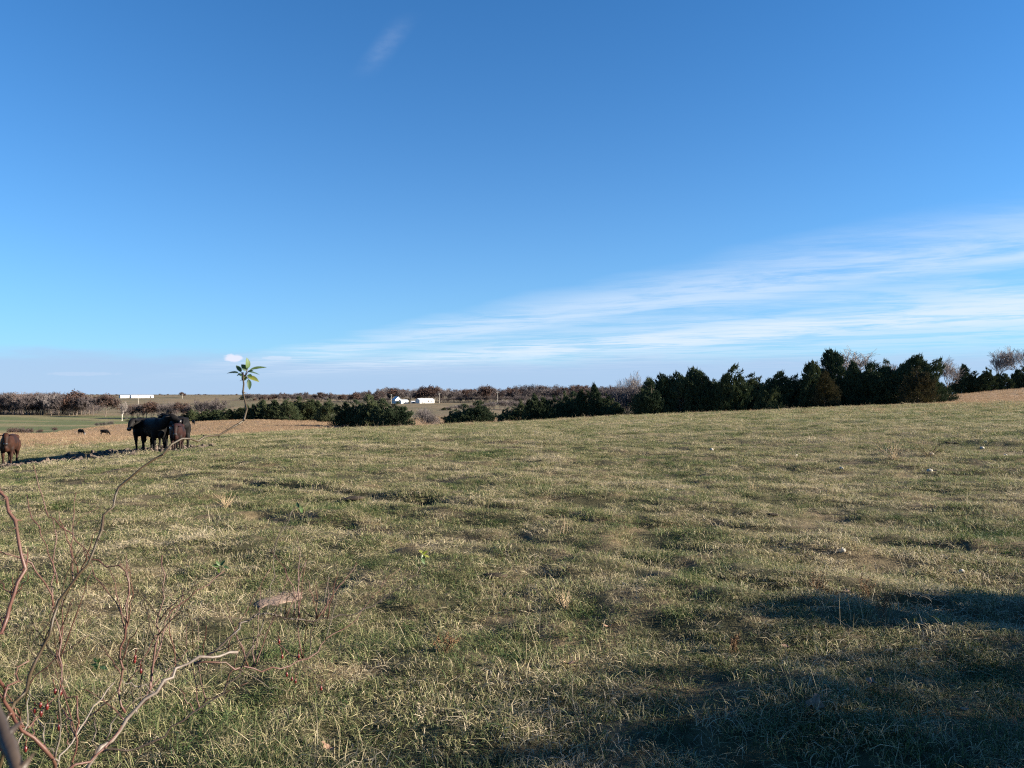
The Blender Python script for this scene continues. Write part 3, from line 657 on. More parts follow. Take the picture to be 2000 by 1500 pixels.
def bezier(p, n=7):
    return [tuple(sum(c) for c in zip(*[(math.comb(len(p) - 1, i) * (1 - t) ** (len(p) - 1 - i) * t ** i * k[0], math.comb(len(p) - 1, i) * (1 - t) ** (len(p) - 1 - i) * t ** i * k[1], math.comb(len(p) - 1, i) * (1 - t) ** (len(p) - 1 - i) * t ** i * k[2]) for i, k in enumerate(p)])) for t in [q / (n - 1) for q in range(n)]]
def cow(name, loc, heading, scale, mat, label, group, pose='up', yaw=0.0, pitch=-25, steps=(0, 0, 0, 0), slim=1.0, vox=0.03, parts=True, tagged=None, blaze=None, tail_side=0.0, poll_h=1.42):
    """cow facing +X, 1.35 m at the withers before scaling; the body is one remeshed surface"""
    m = MB(); w_ = slim
    m.tube([(-.84, 0, 1.14), (-.78, 0, 1.09), (-.62, 0, 1.05), (-.42, 0, 1.0), (-.15, 0, .96), (.12, 0, .945), (.38, 0, .965), (.58, 0, 1.0), (.74, 0, 1.03), (.84, 0, 1.03)],
           [(.10 * w_, .12), (.22 * w_, .23), (.285 * w_, .31), (.31 * w_, .345), (.355 * w_, .385), (.36 * w_, .395), (.32 * w_, .385), (.275 * w_, .35), (.20 * w_, .25), (.08, .10)], 16)
    m.tube([(-.72, 0.17 * w_, 1.17), (-.5, 0.19 * w_, 1.20), (-.35, 0.14 * w_, 1.18)], [.07, .12, .06], 8); m.tube([(-.72, -0.17 * w_, 1.17), (-.5, -0.19 * w_, 1.20), (-.35, -0.14 * w_, 1.18)], [.07, .12, .06], 8)   # hip bones
    m.tube([(.3, 0, 1.22), (.5, 0, 1.27), (.68, 0, 1.22)], [.08, .11, .07], 8)                               # withers
    m.tube([(.5, 0, .68), (.72, 0, .70), (.86, 0, .84)], [.09, .13, .06], 8)                                 # brisket
    yr = math.radians(yaw); fx, fy = math.cos(yr), math.sin(yr)
    if pose == 'up': poll = Vector((.78 + .34 * fx, .34 * fy, poll_h)); hd_pitch = math.radians(pitch)
    elif pose == 'level': poll = Vector((.82 + .36 * fx, .36 * fy, 1.15)); hd_pitch = math.radians(pitch)
    else: poll = Vector((1.02 + .20 * fx, .22 * fy, .52)); hd_pitch = math.radians(-68)
    hd = Vector((math.cos(hd_pitch) * fx, math.cos(hd_pitch) * fy, math.sin(hd_pitch))); upv = Vector((-math.sin(hd_pitch) * fx, -math.sin(hd_pitch) * fy, math.cos(hd_pitch))); sdv = hd.cross(upv).normalized()
    nk = bezier([(.48, 0, 1.05), (.80, 0.02 * fy, 1.10 if pose != 'graze' else 1.0), tuple(poll - hd * .04 - upv * .10)], 6)
    m.tube(nk, [(.25, .34), (.21, .29), (.175, .245), (.15, .21), (.135, .18), (.125, .15)], 12)
    hp = [poll - hd * .06, poll + hd * .05, poll + hd * .17, poll + hd * .30, poll + hd * .41, poll + hd * .485, poll + hd * .50]
    m.tube([tuple(p - upv * o) for p, o in zip(hp, (.05, .06, .085, .10, .115, .12, .12))], [(.09, .08), (.125, .13), (.128, .145), (.095, .115), (.088, .092), (.085, .08), (.05, .05)], 12)
    fl, fr, rl, rr_ = steps; legs = []
    for s_, o in ((1, fl), (-1, fr)):
        legs.append([((.46, s_ * .17 * w_, .98), .12), ((.50 + o * .15, s_ * .185 * w_, .72), .115), ((.50 + o * .3, s_ * .18 * w_, .56), .082), ((.52 + o * .6, s_ * .17 * w_, .38), .068), ((.51 + o * .75, s_ * .17 * w_, .33), .055), ((.505 + o * .95, s_ * .165 * w_, .14), .048), ((.52 + o, s_ * .165 * w_, .06), .056)])
    for s_, o in ((1, rl), (-1, rr_)):
        legs.append([((-.56, s_ * .17 * w_, 1.02), .17), ((-.52 + o * .1, s_ * .20 * w_, .80), .165), ((-.55 + o * .3, s_ * .195 * w_, .62), .115), ((-.70 + o * .6, s_ * .18 * w_, .46), .072), ((-.69 + o * .75, s_ * .175 * w_, .36), .056), ((-.655 + o * .95, s_ * .17 * w_, .14), .050), ((-.635 + o, s_ * .17 * w_, .06), .057)])
    for lg in legs: m.tube([p for p, r in lg], [r for p, r in lg], 9)
    me0 = m.mesh('raw'); tmp = bpy.data.objects.new('raw', me0); COL.objects.link(tmp)
    md = tmp.modifiers.new('r', 'REMESH'); md.mode = 'VOXEL'; md.voxel_size = vox; md.use_smooth_shade = True
    sm = tmp.modifiers.new('s', 'SMOOTH'); sm.factor = 0.5; sm.iterations = 4
    dg = bpy.context.evaluated_depsgraph_get(); me = bpy.data.meshes.new_from_object(tmp.evaluated_get(dg)); me.name = 'body'
    bpy.data.objects.remove(tmp); me.materials.clear(); me.materials.append(mat)
    e = empty(name, loc, math.radians(heading), (scale, scale, scale)); mesh_obj('body', me, None, e)
    if parts:
        for lg in legs:
            p = lg[-1][0]; q = MB(); q.tube([(p[0], p[1], .07), (p[0] + .02, p[1], .035), (p[0] + .025, p[1], 0.0)], [.052, .064, .068], 9); q.build('hoof', M_HOOF, e, True)
        for s_ in (1, -1):
            b = poll + hd * .03 - upv * .05 + sdv * (s_ * .115); q = MB()
            d_ = (sdv * s_ * 1.0 + upv * -0.18 - hd * .18).normalized(); pts = [b + d_ * t for t in (0, .05, .12, .18, .225)]
            q.tube([tuple(p) for p in pts], [(.03, .028), (.06, .024), (.068, .022), (.046, .016), (.01, .006)], 8); ear = q.build('ear', mat, e, True)
            if tagged == s_:
                q = MB(); q.box(tuple(pts[2] + hd * .03 - upv * .05), (.035, .055, .075), yr); q.build('ear_tag', M_TAGW, ear)
            p = poll + hd * .15 - upv * .04 + sdv * (s_ * .108); q = MB(); q.tube([tuple(p - sdv * s_ * .02), tuple(p), tuple(p + sdv * s_ * .014)], [.02, .024, .008], 8); q.build('eye', M_EYE, e, True)
        p = poll + hd * .475 - upv * .12; q = MB(); q.tube([tuple(p - hd * .03), tuple(p + hd * .015), tuple(p + hd * .04)], [(.092, .086), (.082, .074), (.03, .03)], 10); q.build('muzzle', M_NOSE, e, True)
        q = MB(); t_ = tail_side; q.tube([(-.80, 0, 1.24), (-.88, .02 * t_, 1.15), (-.915, .05 * t_, .9), (-.90, .09 * t_, .62), (-.90, .10 * t_, .48), (-.90, .10 * t_, .34)], [.045, .035, .026, .022, .055, .012], 7); q.build('tail', mat, e, True)
    if blaze:
        p0 = poll + upv * .075; q = MB(); q.tube([tuple(p0), tuple(poll + hd * .2 + upv * .045), tuple(poll + hd * .40 - upv * .03), tuple(poll + hd * .50 - upv * .1)], [(.05, .02), (.09, .035), (.085, .035), (.08, .06)], 8); q.build('blaze', M_BLAZE, e, True)
    return tag(e, label, 'cow', group)
GC = 'cattle standing by the mud wallow'
def gcow(px, d): return gp(px, d)
cow('black_cow', gcow(287, 29.2), -96, 0.92, M_BLACK, 'black cow at the outer side of the huddle with its head turned to the mud', GC, 'up', 10, -38, (.05, -.05, .04, -.1), poll_h=1.30)
cow('black_cow', gcow(301, 28.4), -44, 0.94, M_BLACK, 'black cow in the middle of the huddle holding its head highest', GC, 'up', 38, -20, (.06, -.06, -.05, .08), poll_h=1.50)
cow('black_cow', gcow(344, 28.8), 132, 0.96, M_BLACK, 'big black cow with its sunlit rump turned this way, behind the dark red calf', GC, 'up', 20, -25, (.04, -.04, .03, -.05), slim=1.12, tail_side=1)
cow('dark_red_calf', gcow(346, 27.2), -72, 0.74, M_DKBR, 'dark red calf with a pale ear tag in front of the big black cow', GC, 'up', 4, -48, (0.04, -.04, .06, -.06), tagged=1, slim=.95, poll_h=1.30)
cow('red_brown_calf', gcow(19, 28.2), -68, 0.82, M_BROWN, 'red-brown calf standing alone beside the mud facing the camera', GC, 'up', 12, -50, (.03, -.03, .08, -.04), slim=.92, poll_h=1.40)
GF2 = 'cattle grazing on the tan slope'
cow('black_cow', gcow(204, 141), 2, 0.82, M_BLACK, 'black cow grazing side-on on the tan slope', GF2, 'graze', 0, 0, (.1, -.12, -.08, .1), vox=.05)
cow('white_faced_cow', gcow(158, 141), -25, 0.80, M_BLACK, 'black cow with a white face grazing on the tan slope', GF2, 'graze', 0, 0, (.08, -.1, -.08, .1), vox=.05, blaze=True)
cow('black_calf', gcow(378, 172), -55, 0.80, M_BLACK, 'black calf grazing near the far cedar hedge', GF2, 'graze', 0, 0, (.08, -.1, -.08, .1), vox=.05)
cow('black_calf', gcow(674, 128), 175, 0.62, M_BLACK, 'small black calf grazing in the shade of the cedar clump', GF2, 'graze', 0, 0, (.08, -.1, -.08, .1), vox=.05)
# ------------------------------------------------------------------ thorny wild rose bush in the left foreground
def cane_mat(name, c1, c2, c3):
    m, w = new_mat(name); g = w.n.new('ShaderNodeNewGeometry'); n = w.noise(g.outputs['Position'], 14.0, 4, 0.6); n2 = w.noise(g.outputs['Position'], 160.0, 2, 0.6)
    col = w.ramp(n, [(0.3, c1), (0.5, c2), (0.72, c3)]); finish(w, principled(w, col, 0.5, 0.35, bump(w, n2, 0.4, 0.001))); return m
M_CANEG = cane_mat('green_brown_cane', (0.022, 0.014, 0.008), (0.040, 0.027, 0.013), (0.030, 0.015, 0.011))
M_CANER = cane_mat('red_cane', (0.055, 0.020, 0.016), (0.078, 0.034, 0.025), (0.060, 0.036, 0.022))
M_CANEW = cane_mat('bleached_stem', (0.070, 0.052, 0.042), (0.135, 0.110, 0.092), (0.050, 0.034, 0.028))
M_CANED = cane_mat('dark_cane', (0.025, 0.019, 0.017), (0.045, 0.032, 0.024), (0.060, 0.038, 0.028))
M_HIP = simple_mat('rose_hip', (0.11, 0.010, 0.009), (0.06, 0.008, 0.007), 60, 0.35, 0.5)
def leaf_mat(name, c1, c2):
    m, w = new_mat(name); g = w.n.new('ShaderNodeNewGeometry'); n = w.noise(g.outputs['Position'], 60.0, 3, 0.6)
    col = w.mix(w.smooth(n, 0.3, 0.7), c1, c2); d = principled(w, col, 0.4, 0.4); t = w.n.new('ShaderNodeBsdfTranslucent'); w.put(t.inputs[0], w.mix(1.0, col, (1.5, 1.6, 0.6), 'MULTIPLY'))
    mx = w.n.new('ShaderNodeMixShader'); mx.inputs[0].default_value = 0.4; w.l.new(d, mx.inputs[1]); w.l.new(t.outputs[0], mx.inputs[2]); finish(w, mx.outputs[0]); return m
M_LEAF = leaf_mat('green_leaf', (0.070, 0.115, 0.040), (0.105, 0.150, 0.060))
M_LEAFD = leaf_mat('dark_leaf', (0.030, 0.060, 0.028), (0.045, 0.080, 0.036))
M_LEAFY = leaf_mat('yellow_leaf', (0.22, 0.22, 0.045), (0.14, 0.17, 0.045))
bush = empty('wild_rose_bush', (-0.85, 1.35, h1(-0.85, 1.35)))
tag(bush, 'thorny wild rose bush with red and bleached canes and few leaves', 'bush')
def rel(v): return Vector(v) - bush.location
def resample(P_, n):
    L_ = [0.0]
    for a, b in zip(P_[:-1], P_[1:]): L_.append(L_[-1] + (b - a).length)
    out = []
    for k in range(n):
        t = L_[-1] * k / (n - 1); i = max(i_ for i_ in range(len(L_)) if L_[i_] <= t + 1e-9); i = min(i, len(P_) - 2)
        u_ = (t - L_[i]) / max(1e-9, L_[i + 1] - L_[i])
        p0, p1, p2, p3 = P_[max(i - 1, 0)], P_[i], P_[i + 1], P_[min(i + 2, len(P_) - 1)]
        out.append(0.5 * ((2 * p1) + (p2 - p0) * u_ + (2 * p0 - 5 * p1 + 4 * p2 - p3) * u_ ** 2 + (3 * p1 - p0 - 3 * p2 + p3) * u_ ** 3))
    return out, L_[-1]
def cane(pts, d0, d1, r0, r1, mat, root=False, thorns=1.0, wob=0.0030):
    """pts: traced (column, row) places along the cane, spread from depth d0 to depth d1; root adds the run down to the ground"""
    r0 *= 0.70; r1 *= 0.70; n = len(pts); P_ = [at(px, py, d0 + (d1 - d0) * k / max(1, n - 1)) for k, (px, py) in enumerate(pts)]
    if root:
        a = P_[0]; rt = Vector((-0.85 + rng.uniform(-.12, .12), 1.35 + rng.uniform(-.1, .1), 0)); rt.z = h1(rt.x, rt.y) - 0.04
        P_ = [rt, rt.lerp(a, 0.5) + Vector((-0.05, 0, 0.08))] + P_
    ln = sum((b - a).length for a, b in zip(P_[:-1], P_[1:])); k = max(8, int(ln / 0.022)); S_, ln = resample(P_, k)
    S_ = [p + Vector((rng.gauss(0, wob), rng.gauss(0, wob), rng.gauss(0, wob))) for p in S_]
    R_ = [(r0 + (r1 - r0) * i / (k - 1)) * (1.22 if i % 4 == 0 else 1.0) * rng.uniform(0.92, 1.06) for i in range(k)]
    m = MB(); m.tube([rel(p) for p in S_], R_, 7)
    for i in range(2, k - 1):
        if rng.random() < 0.55 * thorns:
            t = (S_[i + 1] - S_[i - 1]).normalized(); o = t.orthogonal(); o.rotate(Quaternion(t, rng.uniform(0, 6.28))); o.normalize()
            m.cone(rel(S_[i] + o * R_[i] * 0.7), o - t * 0.45, R_[i] * 0.75, 0.0060 + R_[i] * 1.1, 4)
    for i in range(4, k - 1):                                    # short spurs and fine side twigs
        if rng.random() < 0.07 * (thorns > 0.3) and ln > 0.12:
            t = (S_[i + 1] - S_[i - 1]).normalized(); o = t.orthogonal(); o.rotate(Quaternion(t, rng.uniform(0, 6.28))); q = (t * rng.uniform(.5, 1.2) + o.normalized() + Vector((0, 0, .4))).normalized(); q2 = (q + Vector((rng.gauss(0, .25), rng.gauss(0, .25), rng.gauss(0, .25)))).normalized(); e_ = rng.uniform(.02, .085)
            m.tube([rel(S_[i]), rel(S_[i] + q * e_ * .5), rel(S_[i] + q * e_ * .5 + q2 * e_ * .5)], [R_[i] * .45, R_[i] * .32 + .0002, .0004], 4, False)
    m.build('cane', mat, bush, True); return P_
def leaf(p, d, up, L_, W_, mat, fold=0.35, droop=0.15):
    p = Vector(p); d = Vector(d).normalized(); up = Vector(up); s_ = d.cross(up)
    s_ = s_.normalized() if s_.length > 1e-4 else d.orthogonal().normalized(); up = s_.cross(d)
    V = []; Fc = []; n = 6
    for i in range(n + 1):
        t = i / n; wd = W_ * 0.5 * (math.sin(math.pi * t ** 0.85) ** 0.8 if 0 < t < 1 else 0.02); c = p + d * (L_ * t) - up * (droop * L_ * t * t)
        V += [rel(c - s_ * wd + up * wd * fold), rel(c), rel(c + s_ * wd + up * wd * fold)]
    for i in range(n):
        a = 3 * i; Fc += [(a, a + 1, a + 4, a + 3), (a + 1, a + 2, a + 5, a + 4)]
    m = MB(); m.add(V, Fc); o = m.build('leaf', mat, bush, True); return o
def hip(px, py, d):
    p = at(px, py, d); m = MB(); m.tube([rel(p + Vector((0, 0, q))) for q in (.0055, .0045, .001, -.003, -.0055, -.0068)], [.0006, .0022, .0032, .0030, .0019, .0007], 8)
    m.tube([rel(p + Vector((0, 0, .005))), rel(p + Vector((rng.uniform(-.006, .006), 0, .022)))], [.0006, .0005], 5); m.build('rose_hip', M_HIP, bush, True)

main = [(8, 1420), (24, 1380), (40, 1360), (68, 1304), (96, 1232), (108, 1200), (136, 1148), (172, 1096), (192, 1060), (204, 1020), (220, 968), (248, 936), (296, 900), (330, 879), (345, 866), (360, 858), (376, 857), (394, 862), (410, 856), (438, 846), (463, 833), (477, 820), (481, 800), (478, 775), (477, 756), (475, 741), (478, 729)]
cane(main, 1.28, 1.72, 0.0058, 0.0026, M_CANEG, True)
cane([(-14, 1262), (0, 1246), (16, 1196), (36, 1140), (42, 1076), (34, 1040), (16, 988), (-2, 954), (-20, 930)], 1.30, 1.42, 0.0050, 0.0040, M_CANER, True, 1.5)
cane([(152, 1400), (132, 1368), (120, 1320), (114, 1240), (108, 1188), (106, 1140), (104, 1100), (90, 1068), (74, 1032), (54, 988), (50, 960)], 1.45, 1.62, 0.0042, 0.0013, M_CANER, True, 1.2)
cane([(107, 1180), (84, 1136), (60, 1104), (36, 1088), (0, 1078), (-20, 1072)], 1.50, 1.42, 0.0024, 0.0014, M_CANER)
cane([(106, 1140), (107, 1080), (105, 1020), (102, 1000)], 1.56, 1.6, 0.0018, 0.0010, M_CANER)
cane([(104, 1172), (96, 1215), (72, 1250), (68, 1262)], 1.5, 1.5, 0.0017, 0.001, M_CANEG)
cane([(244, 1396), (236, 1360), (232, 1320), (236, 1284), (240, 1252), (248, 1204), (252, 1164), (248, 1132), (240, 1110), (212, 1104), (188, 1094), (172, 1084), (148, 1052), (120, 1021), (100, 1012), (92, 988), (78, 950), (64, 912)], 1.66, 1.75, 0.0034, 0.0011, M_CANER, False, 1.0)
cane([(248, 1130), (247, 1105), (246, 1080)], 1.7, 1.72, 0.0014, 0.0008, M_CANER)
cane([(288, 1352), (292, 1332), (302, 1276), (312, 1220), (316, 1164), (320, 1116), (316, 1084)], 1.70, 1.80, 0.0032, 0.0018, M_CANER)
cane([(290, 1345), (298, 1316), (312, 1262), (322, 1216), (348, 1184), (384, 1152), (412, 1132), (436, 1112)], 1.70, 1.88, 0.0026, 0.0012, M_CANER)
cane([(248, 1332), (288, 1276), (316, 1238), (332, 1208), (350, 1178), (356, 1150)], 1.72, 1.85, 0.0022, 0.001, M_CANER)
cane([(170, 1510), (212, 1452), (248, 1408), (288, 1360), (332, 1324), (360, 1304), (400, 1284), (432, 1276), (464, 1274)], 1.55, 1.80, 0.0092, 0.0042, M_CANEW, True, 0.35, 0.0030)
cane([(398, 1285), (432, 1260), (460, 1232), (473, 1221), (495, 1207), (521, 1201), (558, 1205), (594, 1211), (627, 1208), (664, 1203), (701, 1196), (730, 1183), (767, 1155), (800, 1133), (822, 1110)], 1.76, 2.10, 0.0036, 0.0011, M_CANED, False, 0.6)
cane([(558, 1205), (569, 1177), (571, 1141), (558, 1111), (536, 1086), (517, 1082)], 1.92, 1.98, 0.0020, 0.0010, M_CANER)
cane([(474, 1300), (492, 1258), (510, 1229), (521, 1201), (528, 1159), (532, 1115), (536, 1075), (547, 1049), (558, 1031), (569, 1005), (583, 990)], 1.80, 2.0, 0.0021, 0.0009, M_CANEG)
cane([(440, 1275), (456, 1240), (473, 1207), (492, 1170), (517, 1130), (528, 1111)], 1.82, 1.9, 0.0018, 0.0009, M_CANER)
cane([(530, 1085), (560, 1010), (584, 985)], 1.98, 2.02, 0.0012, 0.0008, M_CANED)
cane([(380, 1292), (437, 1293), (466, 1304), (506, 1306), (547, 1304), (576, 1295), (605, 1280), (627, 1262), (653, 1236), (686, 1221), (708, 1192), (730, 1163), (758, 1128), (785, 1104)], 1.74, 2.12, 0.0032, 0.0008, M_CANER, False, 0.6)
cane([(200, 1466), (260, 1464), (312, 1440), (360, 1400), (400, 1376), (440, 1344), (468, 1304), (496, 1258)], 1.66, 1.82, 0.0030, 0.0018, M_CANED, False, 0.6)
cane([(114, 1505), (136, 1460), (160, 1416), (180, 1388), (208, 1352), (224, 1332)], 1.46, 1.6, 0.0052, 0.0016, M_CANEW, True, 0.2)
cane([(-10, 1310), (0, 1332), (12, 1368), (28, 1396), (52, 1432), (88, 1464), (108, 1486), (116, 1502)], 1.18, 1.34, 0.0034, 0.0044, M_CANER)
cane([(4, 1368), (32, 1320), (52, 1292)], 1.2, 1.26, 0.0026, 0.0014, M_CANER)
cane([(108, 1490), (112, 1452), (114, 1400), (120, 1340), (118, 1325)], 1.36, 1.42, 0.0026, 0.0014, M_CANEG)
cane([(132, 1504), (180, 1478), (214, 1450), (240, 1420)], 1.4, 1.52, 0.0034, 0.0020, M_CANER)
cane([(110, 1495), (96, 1452), (82, 1420), (72, 1404)], 1.36, 1.40, 0.0020, 0.0010, M_CANEW)
cane([(34, 1460), (46, 1425), (52, 1405), (54, 1370), (52, 1345)], 1.4, 1.46, 0.0018, 0.0009, M_CANEW)
cane([(206, 1450), (230, 1400), (270, 1365), (300, 1350)], 1.62, 1.72, 0.0024, 0.0012, M_CANED)
cane([(300, 1350), (262, 1338), (240, 1330)], 1.7, 1.66, 0.0022, 0.001, M_CANEW)
cane([(182, 1475), (186, 1410), (176, 1395)], 1.5, 1.55, 0.0024, 0.001, M_CANED)
cane([(470, 1305), (500, 1325), (540, 1345), (570, 1352)], 1.8, 1.9, 0.0018, 0.0007, M_CANEG)
cane([(600, 1300), (622, 1320), (640, 1350), (664, 1372), (690, 1380)], 1.9, 2.0, 0.0014, 0.0007, M_CANEG, False, 0.3)
cane([(-20, 1372), (-6, 1396), (4, 1424), (14, 1450), (26, 1472), (36, 1496), (44, 1530)], 0.50, 0.46, 0.0056, 0.0060, M_CANED, False, 0.8, 0.0008)   # dark stem close to the lens
for px, py in ((79, 1377), (92, 1380), (68, 1387), (80, 1393), (115, 1420), (2, 1460), (50, 1463), (108, 1350), (118, 1352)): hip(px, py, 1.45)
for px, py in ((545, 1252), (583, 1281), (560, 1317), (570, 1326), (627, 1344), (577, 1330), (551, 1282)): hip(px, py, 1.9)
for px, py in ((263, 1290), (275, 1310), (264, 1284)): hip(px, py, 1.72)
CANES = [main, [(0, 1246), (36, 1140)], [(120, 1320), (108, 1188)], [(232, 1320), (248, 1204)], [(302, 1276), (316, 1164)], [(332, 1324), (400, 1284)], [(212, 1452), (288, 1360)], [(360, 1400), (440, 1344)], [(466, 1304), (547, 1304)], [(521, 1201), (627, 1208)], [(594, 1211), (701, 1196)], [(576, 1295), (653, 1236)], [(28, 1396), (88, 1464)], [(136, 1460), (180, 1388)]]
for k in range(74):                                   # fine young shoots
    c = CANES[k % len(CANES)] if k % len(CANES) else main[2:9]; i = rng.randrange(len(c) - 1); f = rng.random(); x0 = c[i][0] + (c[i + 1][0] - c[i][0]) * f; y0 = c[i][1] + (c[i + 1][1] - c[i][1]) * f
    a = math.radians(rng.gauss(4, 24)); Lp = rng.uniform(50, 190); pts = [(x0, y0)]
    for q in range(3): a += rng.gauss(0, .14); pts.append((pts[-1][0] + Lp / 3 * math.sin(a), pts[-1][1] - Lp / 3 * math.cos(a)))
    dd = 1.5 + 0.35 * min(1, x0 / 450); cane(pts, dd, dd + rng.uniform(-.08, .12), 0.0022, 0.0009, rng.choice((M_CANER, M_CANER, M_CANER, M_CANEG)), False, 0.5, 0.0018)
# the leafy tip against the sky
tip = at(479, 727, 1.72)
def ll(dx, dy, dep, L_, W_, mat, ox=0, oy=0, upx=(0, -.6, .8), fold=.35, droop=.12):
    leaf(tip + Vector((ox, 0, oy)) * 0.00115, (dx, dep, dy), upx, L_ * 0.00145, W_ * 0.00175, mat, fold, droop)
ll(-1, .10, .2, 21, 7.5, M_LEAFD, -13, -2, (0, -.4, 1)); ll(.10, 1, -.2, 18, 8, M_LEAF, 4, 6, (.9, -.5, 0)); ll(.95, .28, .3, 26, 7.5, M_LEAF, 8, 4, (0, -.5, .9)); ll(-.55, .8, .1, 14, 6, M_LEAF, -8, 0, (.6, -.8, .3))
ll(-.6, .75, -.3, 13, 8, M_LEAFD, 4, 3, (.2, -.9, .5)); ll(.9, -.30, -.3, 22, 7.5, M_LEAFY, 4, -8, (.2, -.7, .8)); ll(.15, -1, 0, 17, 6, M_LEAFD, 6, -13, (.6, -.8, 0)); ll(-.8, .35, -.5, 9, 5.5, M_LEAFD, -2, -8, (0, -.7, .7))
ll(.9, -.15, .4, 16, 4.5, M_LEAFD, 8, 0, (0, -.4, .9)); ll(.8, .2, -.4, 11, 5.5, M_LEAF, 5, 0, (0, -.6, .8)); ll(.7, -.3, -.5, 10, 5.5, M_LEAF, 5, -5, (0, -.6, .8)); ll(-.3, -.8, -.3, 9, 7, M_LEAFY, 0, -7, (.3, -.9, .2)); ll(-.9, -.35, 0, 8, 4, M_LEAF, -8, -3, (0, -.6, .8))
for a, b in (((-13, -2), (0, -8)), ((8, 4), (1, -7)), ((4, 6), (1, -7)), ((6, -13), (2, -8)), ((4, 3), (0, -7)), ((-8, 0), (0, -7))):
    m = MB(); m.tube([rel(tip + Vector((b[0], 0, b[1])) * .00115), rel(tip + Vector(((a[0] + b[0]) / 2 - .5, -1, (a[1] + b[1]) / 2)) * .00115), rel(tip + Vector((a[0], 0, a[1])) * .00115)], [.0011, .0009, .0007], 5); m.build('leaf_stalk', M_CANER, bush, True)
for (px, py, d), sets in (((826, 1086, 2.12), ((-.7, .6, 12), (-.2, .9, 13), (.5, .5, 12), (.8, -.2, 11), (.3, -.9, 16), (.6, -.7, 14), (-.6, .1, 8))), ((584, 990, 2.02), ((.3, -.9, 15), (-.3, .7, 12), (.7, .1, 9))), ((432, 1108, 1.88), ((-.7, .3, 15), (.4, .7, 14), (-.2, -.8, 13), (.8, -.3, 12), (-.5, .8, 12))), ((190, 1298, 1.9), ((-.7, .3, 15), (.4, .7, 14), (.2, -.8, 13), (.8, -.3, 16), (-.5, .8, 12)))):
    for k, (dx, dz, L_) in enumerate(sets):
        b = at(px + rng.uniform(-5, 5), py + rng.uniform(-5, 5), d); s_ = d / F
        leaf(b, (dx, rng.uniform(-.3, .3), dz), (rng.uniform(-.4, .4), -.6, .8), L_ * s_, L_ * 0.5 * s_, (M_LEAFY if k < 4 else M_LEAF) if px == 826 else (M_LEAFD if k % 2 else M_LEAF))

# ------------------------------------------------------------------ small things lying on the pasture
def spot(px, py):
    """where a traced place meets the near ground"""
    d = 4.0
    for _ in range(40): X = (px - 1000) / F * d; d = 0.5 * d + 0.5 * (EYE - h1(X, d)) * F / (py - H0)
    return Vector(((px - 1000) / F * d, d, h1((px - 1000) / F * d, d)))
def lump(name, p, sx, sy, sz, mat, seed, label, cat, group=None, rough=0.35, rz=0.0, lift=0.3, n=14):
    R = np.random.default_rng(seed); m = MB(); V = []; Fc = []; rows = 7
    for i in range(rows + 1):
        th = math.pi * i / rows
        for k in range(n):
            a = 2 * math.pi * k / n; q = 1 + rough * (R.uniform() - .5)
            V.append((sx * .5 * math.sin(th) * math.cos(a) * q, sy * .5 * math.sin(th) * math.sin(a) * q, sz * .5 * math.cos(th) * (1 + rough * .5 * (R.uniform() - .5)) + sz * lift))
    for i in range(rows):
        for k in range(n): Fc.append((i * n + k, i * n + (k + 1) % n, (i + 1) * n + (k + 1) % n, (i + 1) * n + k)[::-1])
    m.add(V, Fc); o = m.build(name, mat, None, True); o.location = p; o.rotation_euler = (0, 0, rz); return tag(o, label, cat, group)
M_DIRT = simple_mat('dry_dirt', (0.235, 0.168, 0.128), (0.17, 0.12, 0.092), 22, 0.95, 0.05, 1.0, 0.02)
M_STONE = simple_mat('pale_stone', (0.42, 0.38, 0.32), (0.28, 0.25, 0.21), 30, 0.8, 0.2, 0.4, 0.005)
M_DUNG = simple_mat('dried_dung', (0.022, 0.017, 0.013), (0.050, 0.037, 0.026), 18, 0.9, 0.1, 0.8, 0.01)
M_DEAD = simple_mat('dead_leaf', (0.24, 0.155, 0.105), (0.16, 0.095, 0.062), 40, 0.7, 0.2)
M_WEED = simple_mat('dry_weed', (0.15, 0.088, 0.048), (0.11, 0.066, 0.036), 30, 0.85, 0.1)
M_STRAW = simple_mat('pale_straw', (0.46, 0.34, 0.22), (0.36, 0.26, 0.16), 30, 0.85, 0.1)
def mound(px, py, w_, d_, h_, seed, label):
    p = spot(px, py); n = 22; R = np.random.default_rng(seed); m = MB(); V = []; Fc = []
    for i in range(n):
        for j in range(n):
            x = (i / (n - 1) - .5) * 1.15; y = (j / (n - 1) - .5) * 1.15; q = math.hypot(x, y) * 2
            e_ = 1 + 1.0 * (float(fbm(np.array([x * 3 + seed]), np.array([y * 3]), 7, 3)[0]) - .5)
            z = h_ * max(0.0, 1 - (q / e_) ** 2.4) ** 0.5 if q < e_ else -0.03
            z += h_ * 0.6 * (float(fbm(np.array([x * 9 + seed]), np.array([y * 9]), 8, 3)[0]) - .5) * (q < e_)
            V.append((x * w_, y * d_, z - 0.004 + h1(p.x + x * w_, p.y + y * d_) - p.z))
    for i in range(n - 1):
        for j in range(n - 1): Fc.append((i * n + j, (i + 1) * n + j, (i + 1) * n + j + 1, i * n + j + 1))
    m.add(V, Fc); o = m.build('dirt_mound', M_DIRT, None, True); o.location = p; return tag(o, label, 'mound')
MOUND_AT = spot(548, 1172)
mound(548, 1172, 0.33, 0.62, 0.014, 3, 'small bare mound of pale dry soil behind the rose canes')
GS = 'pale stones scattered over the pasture'
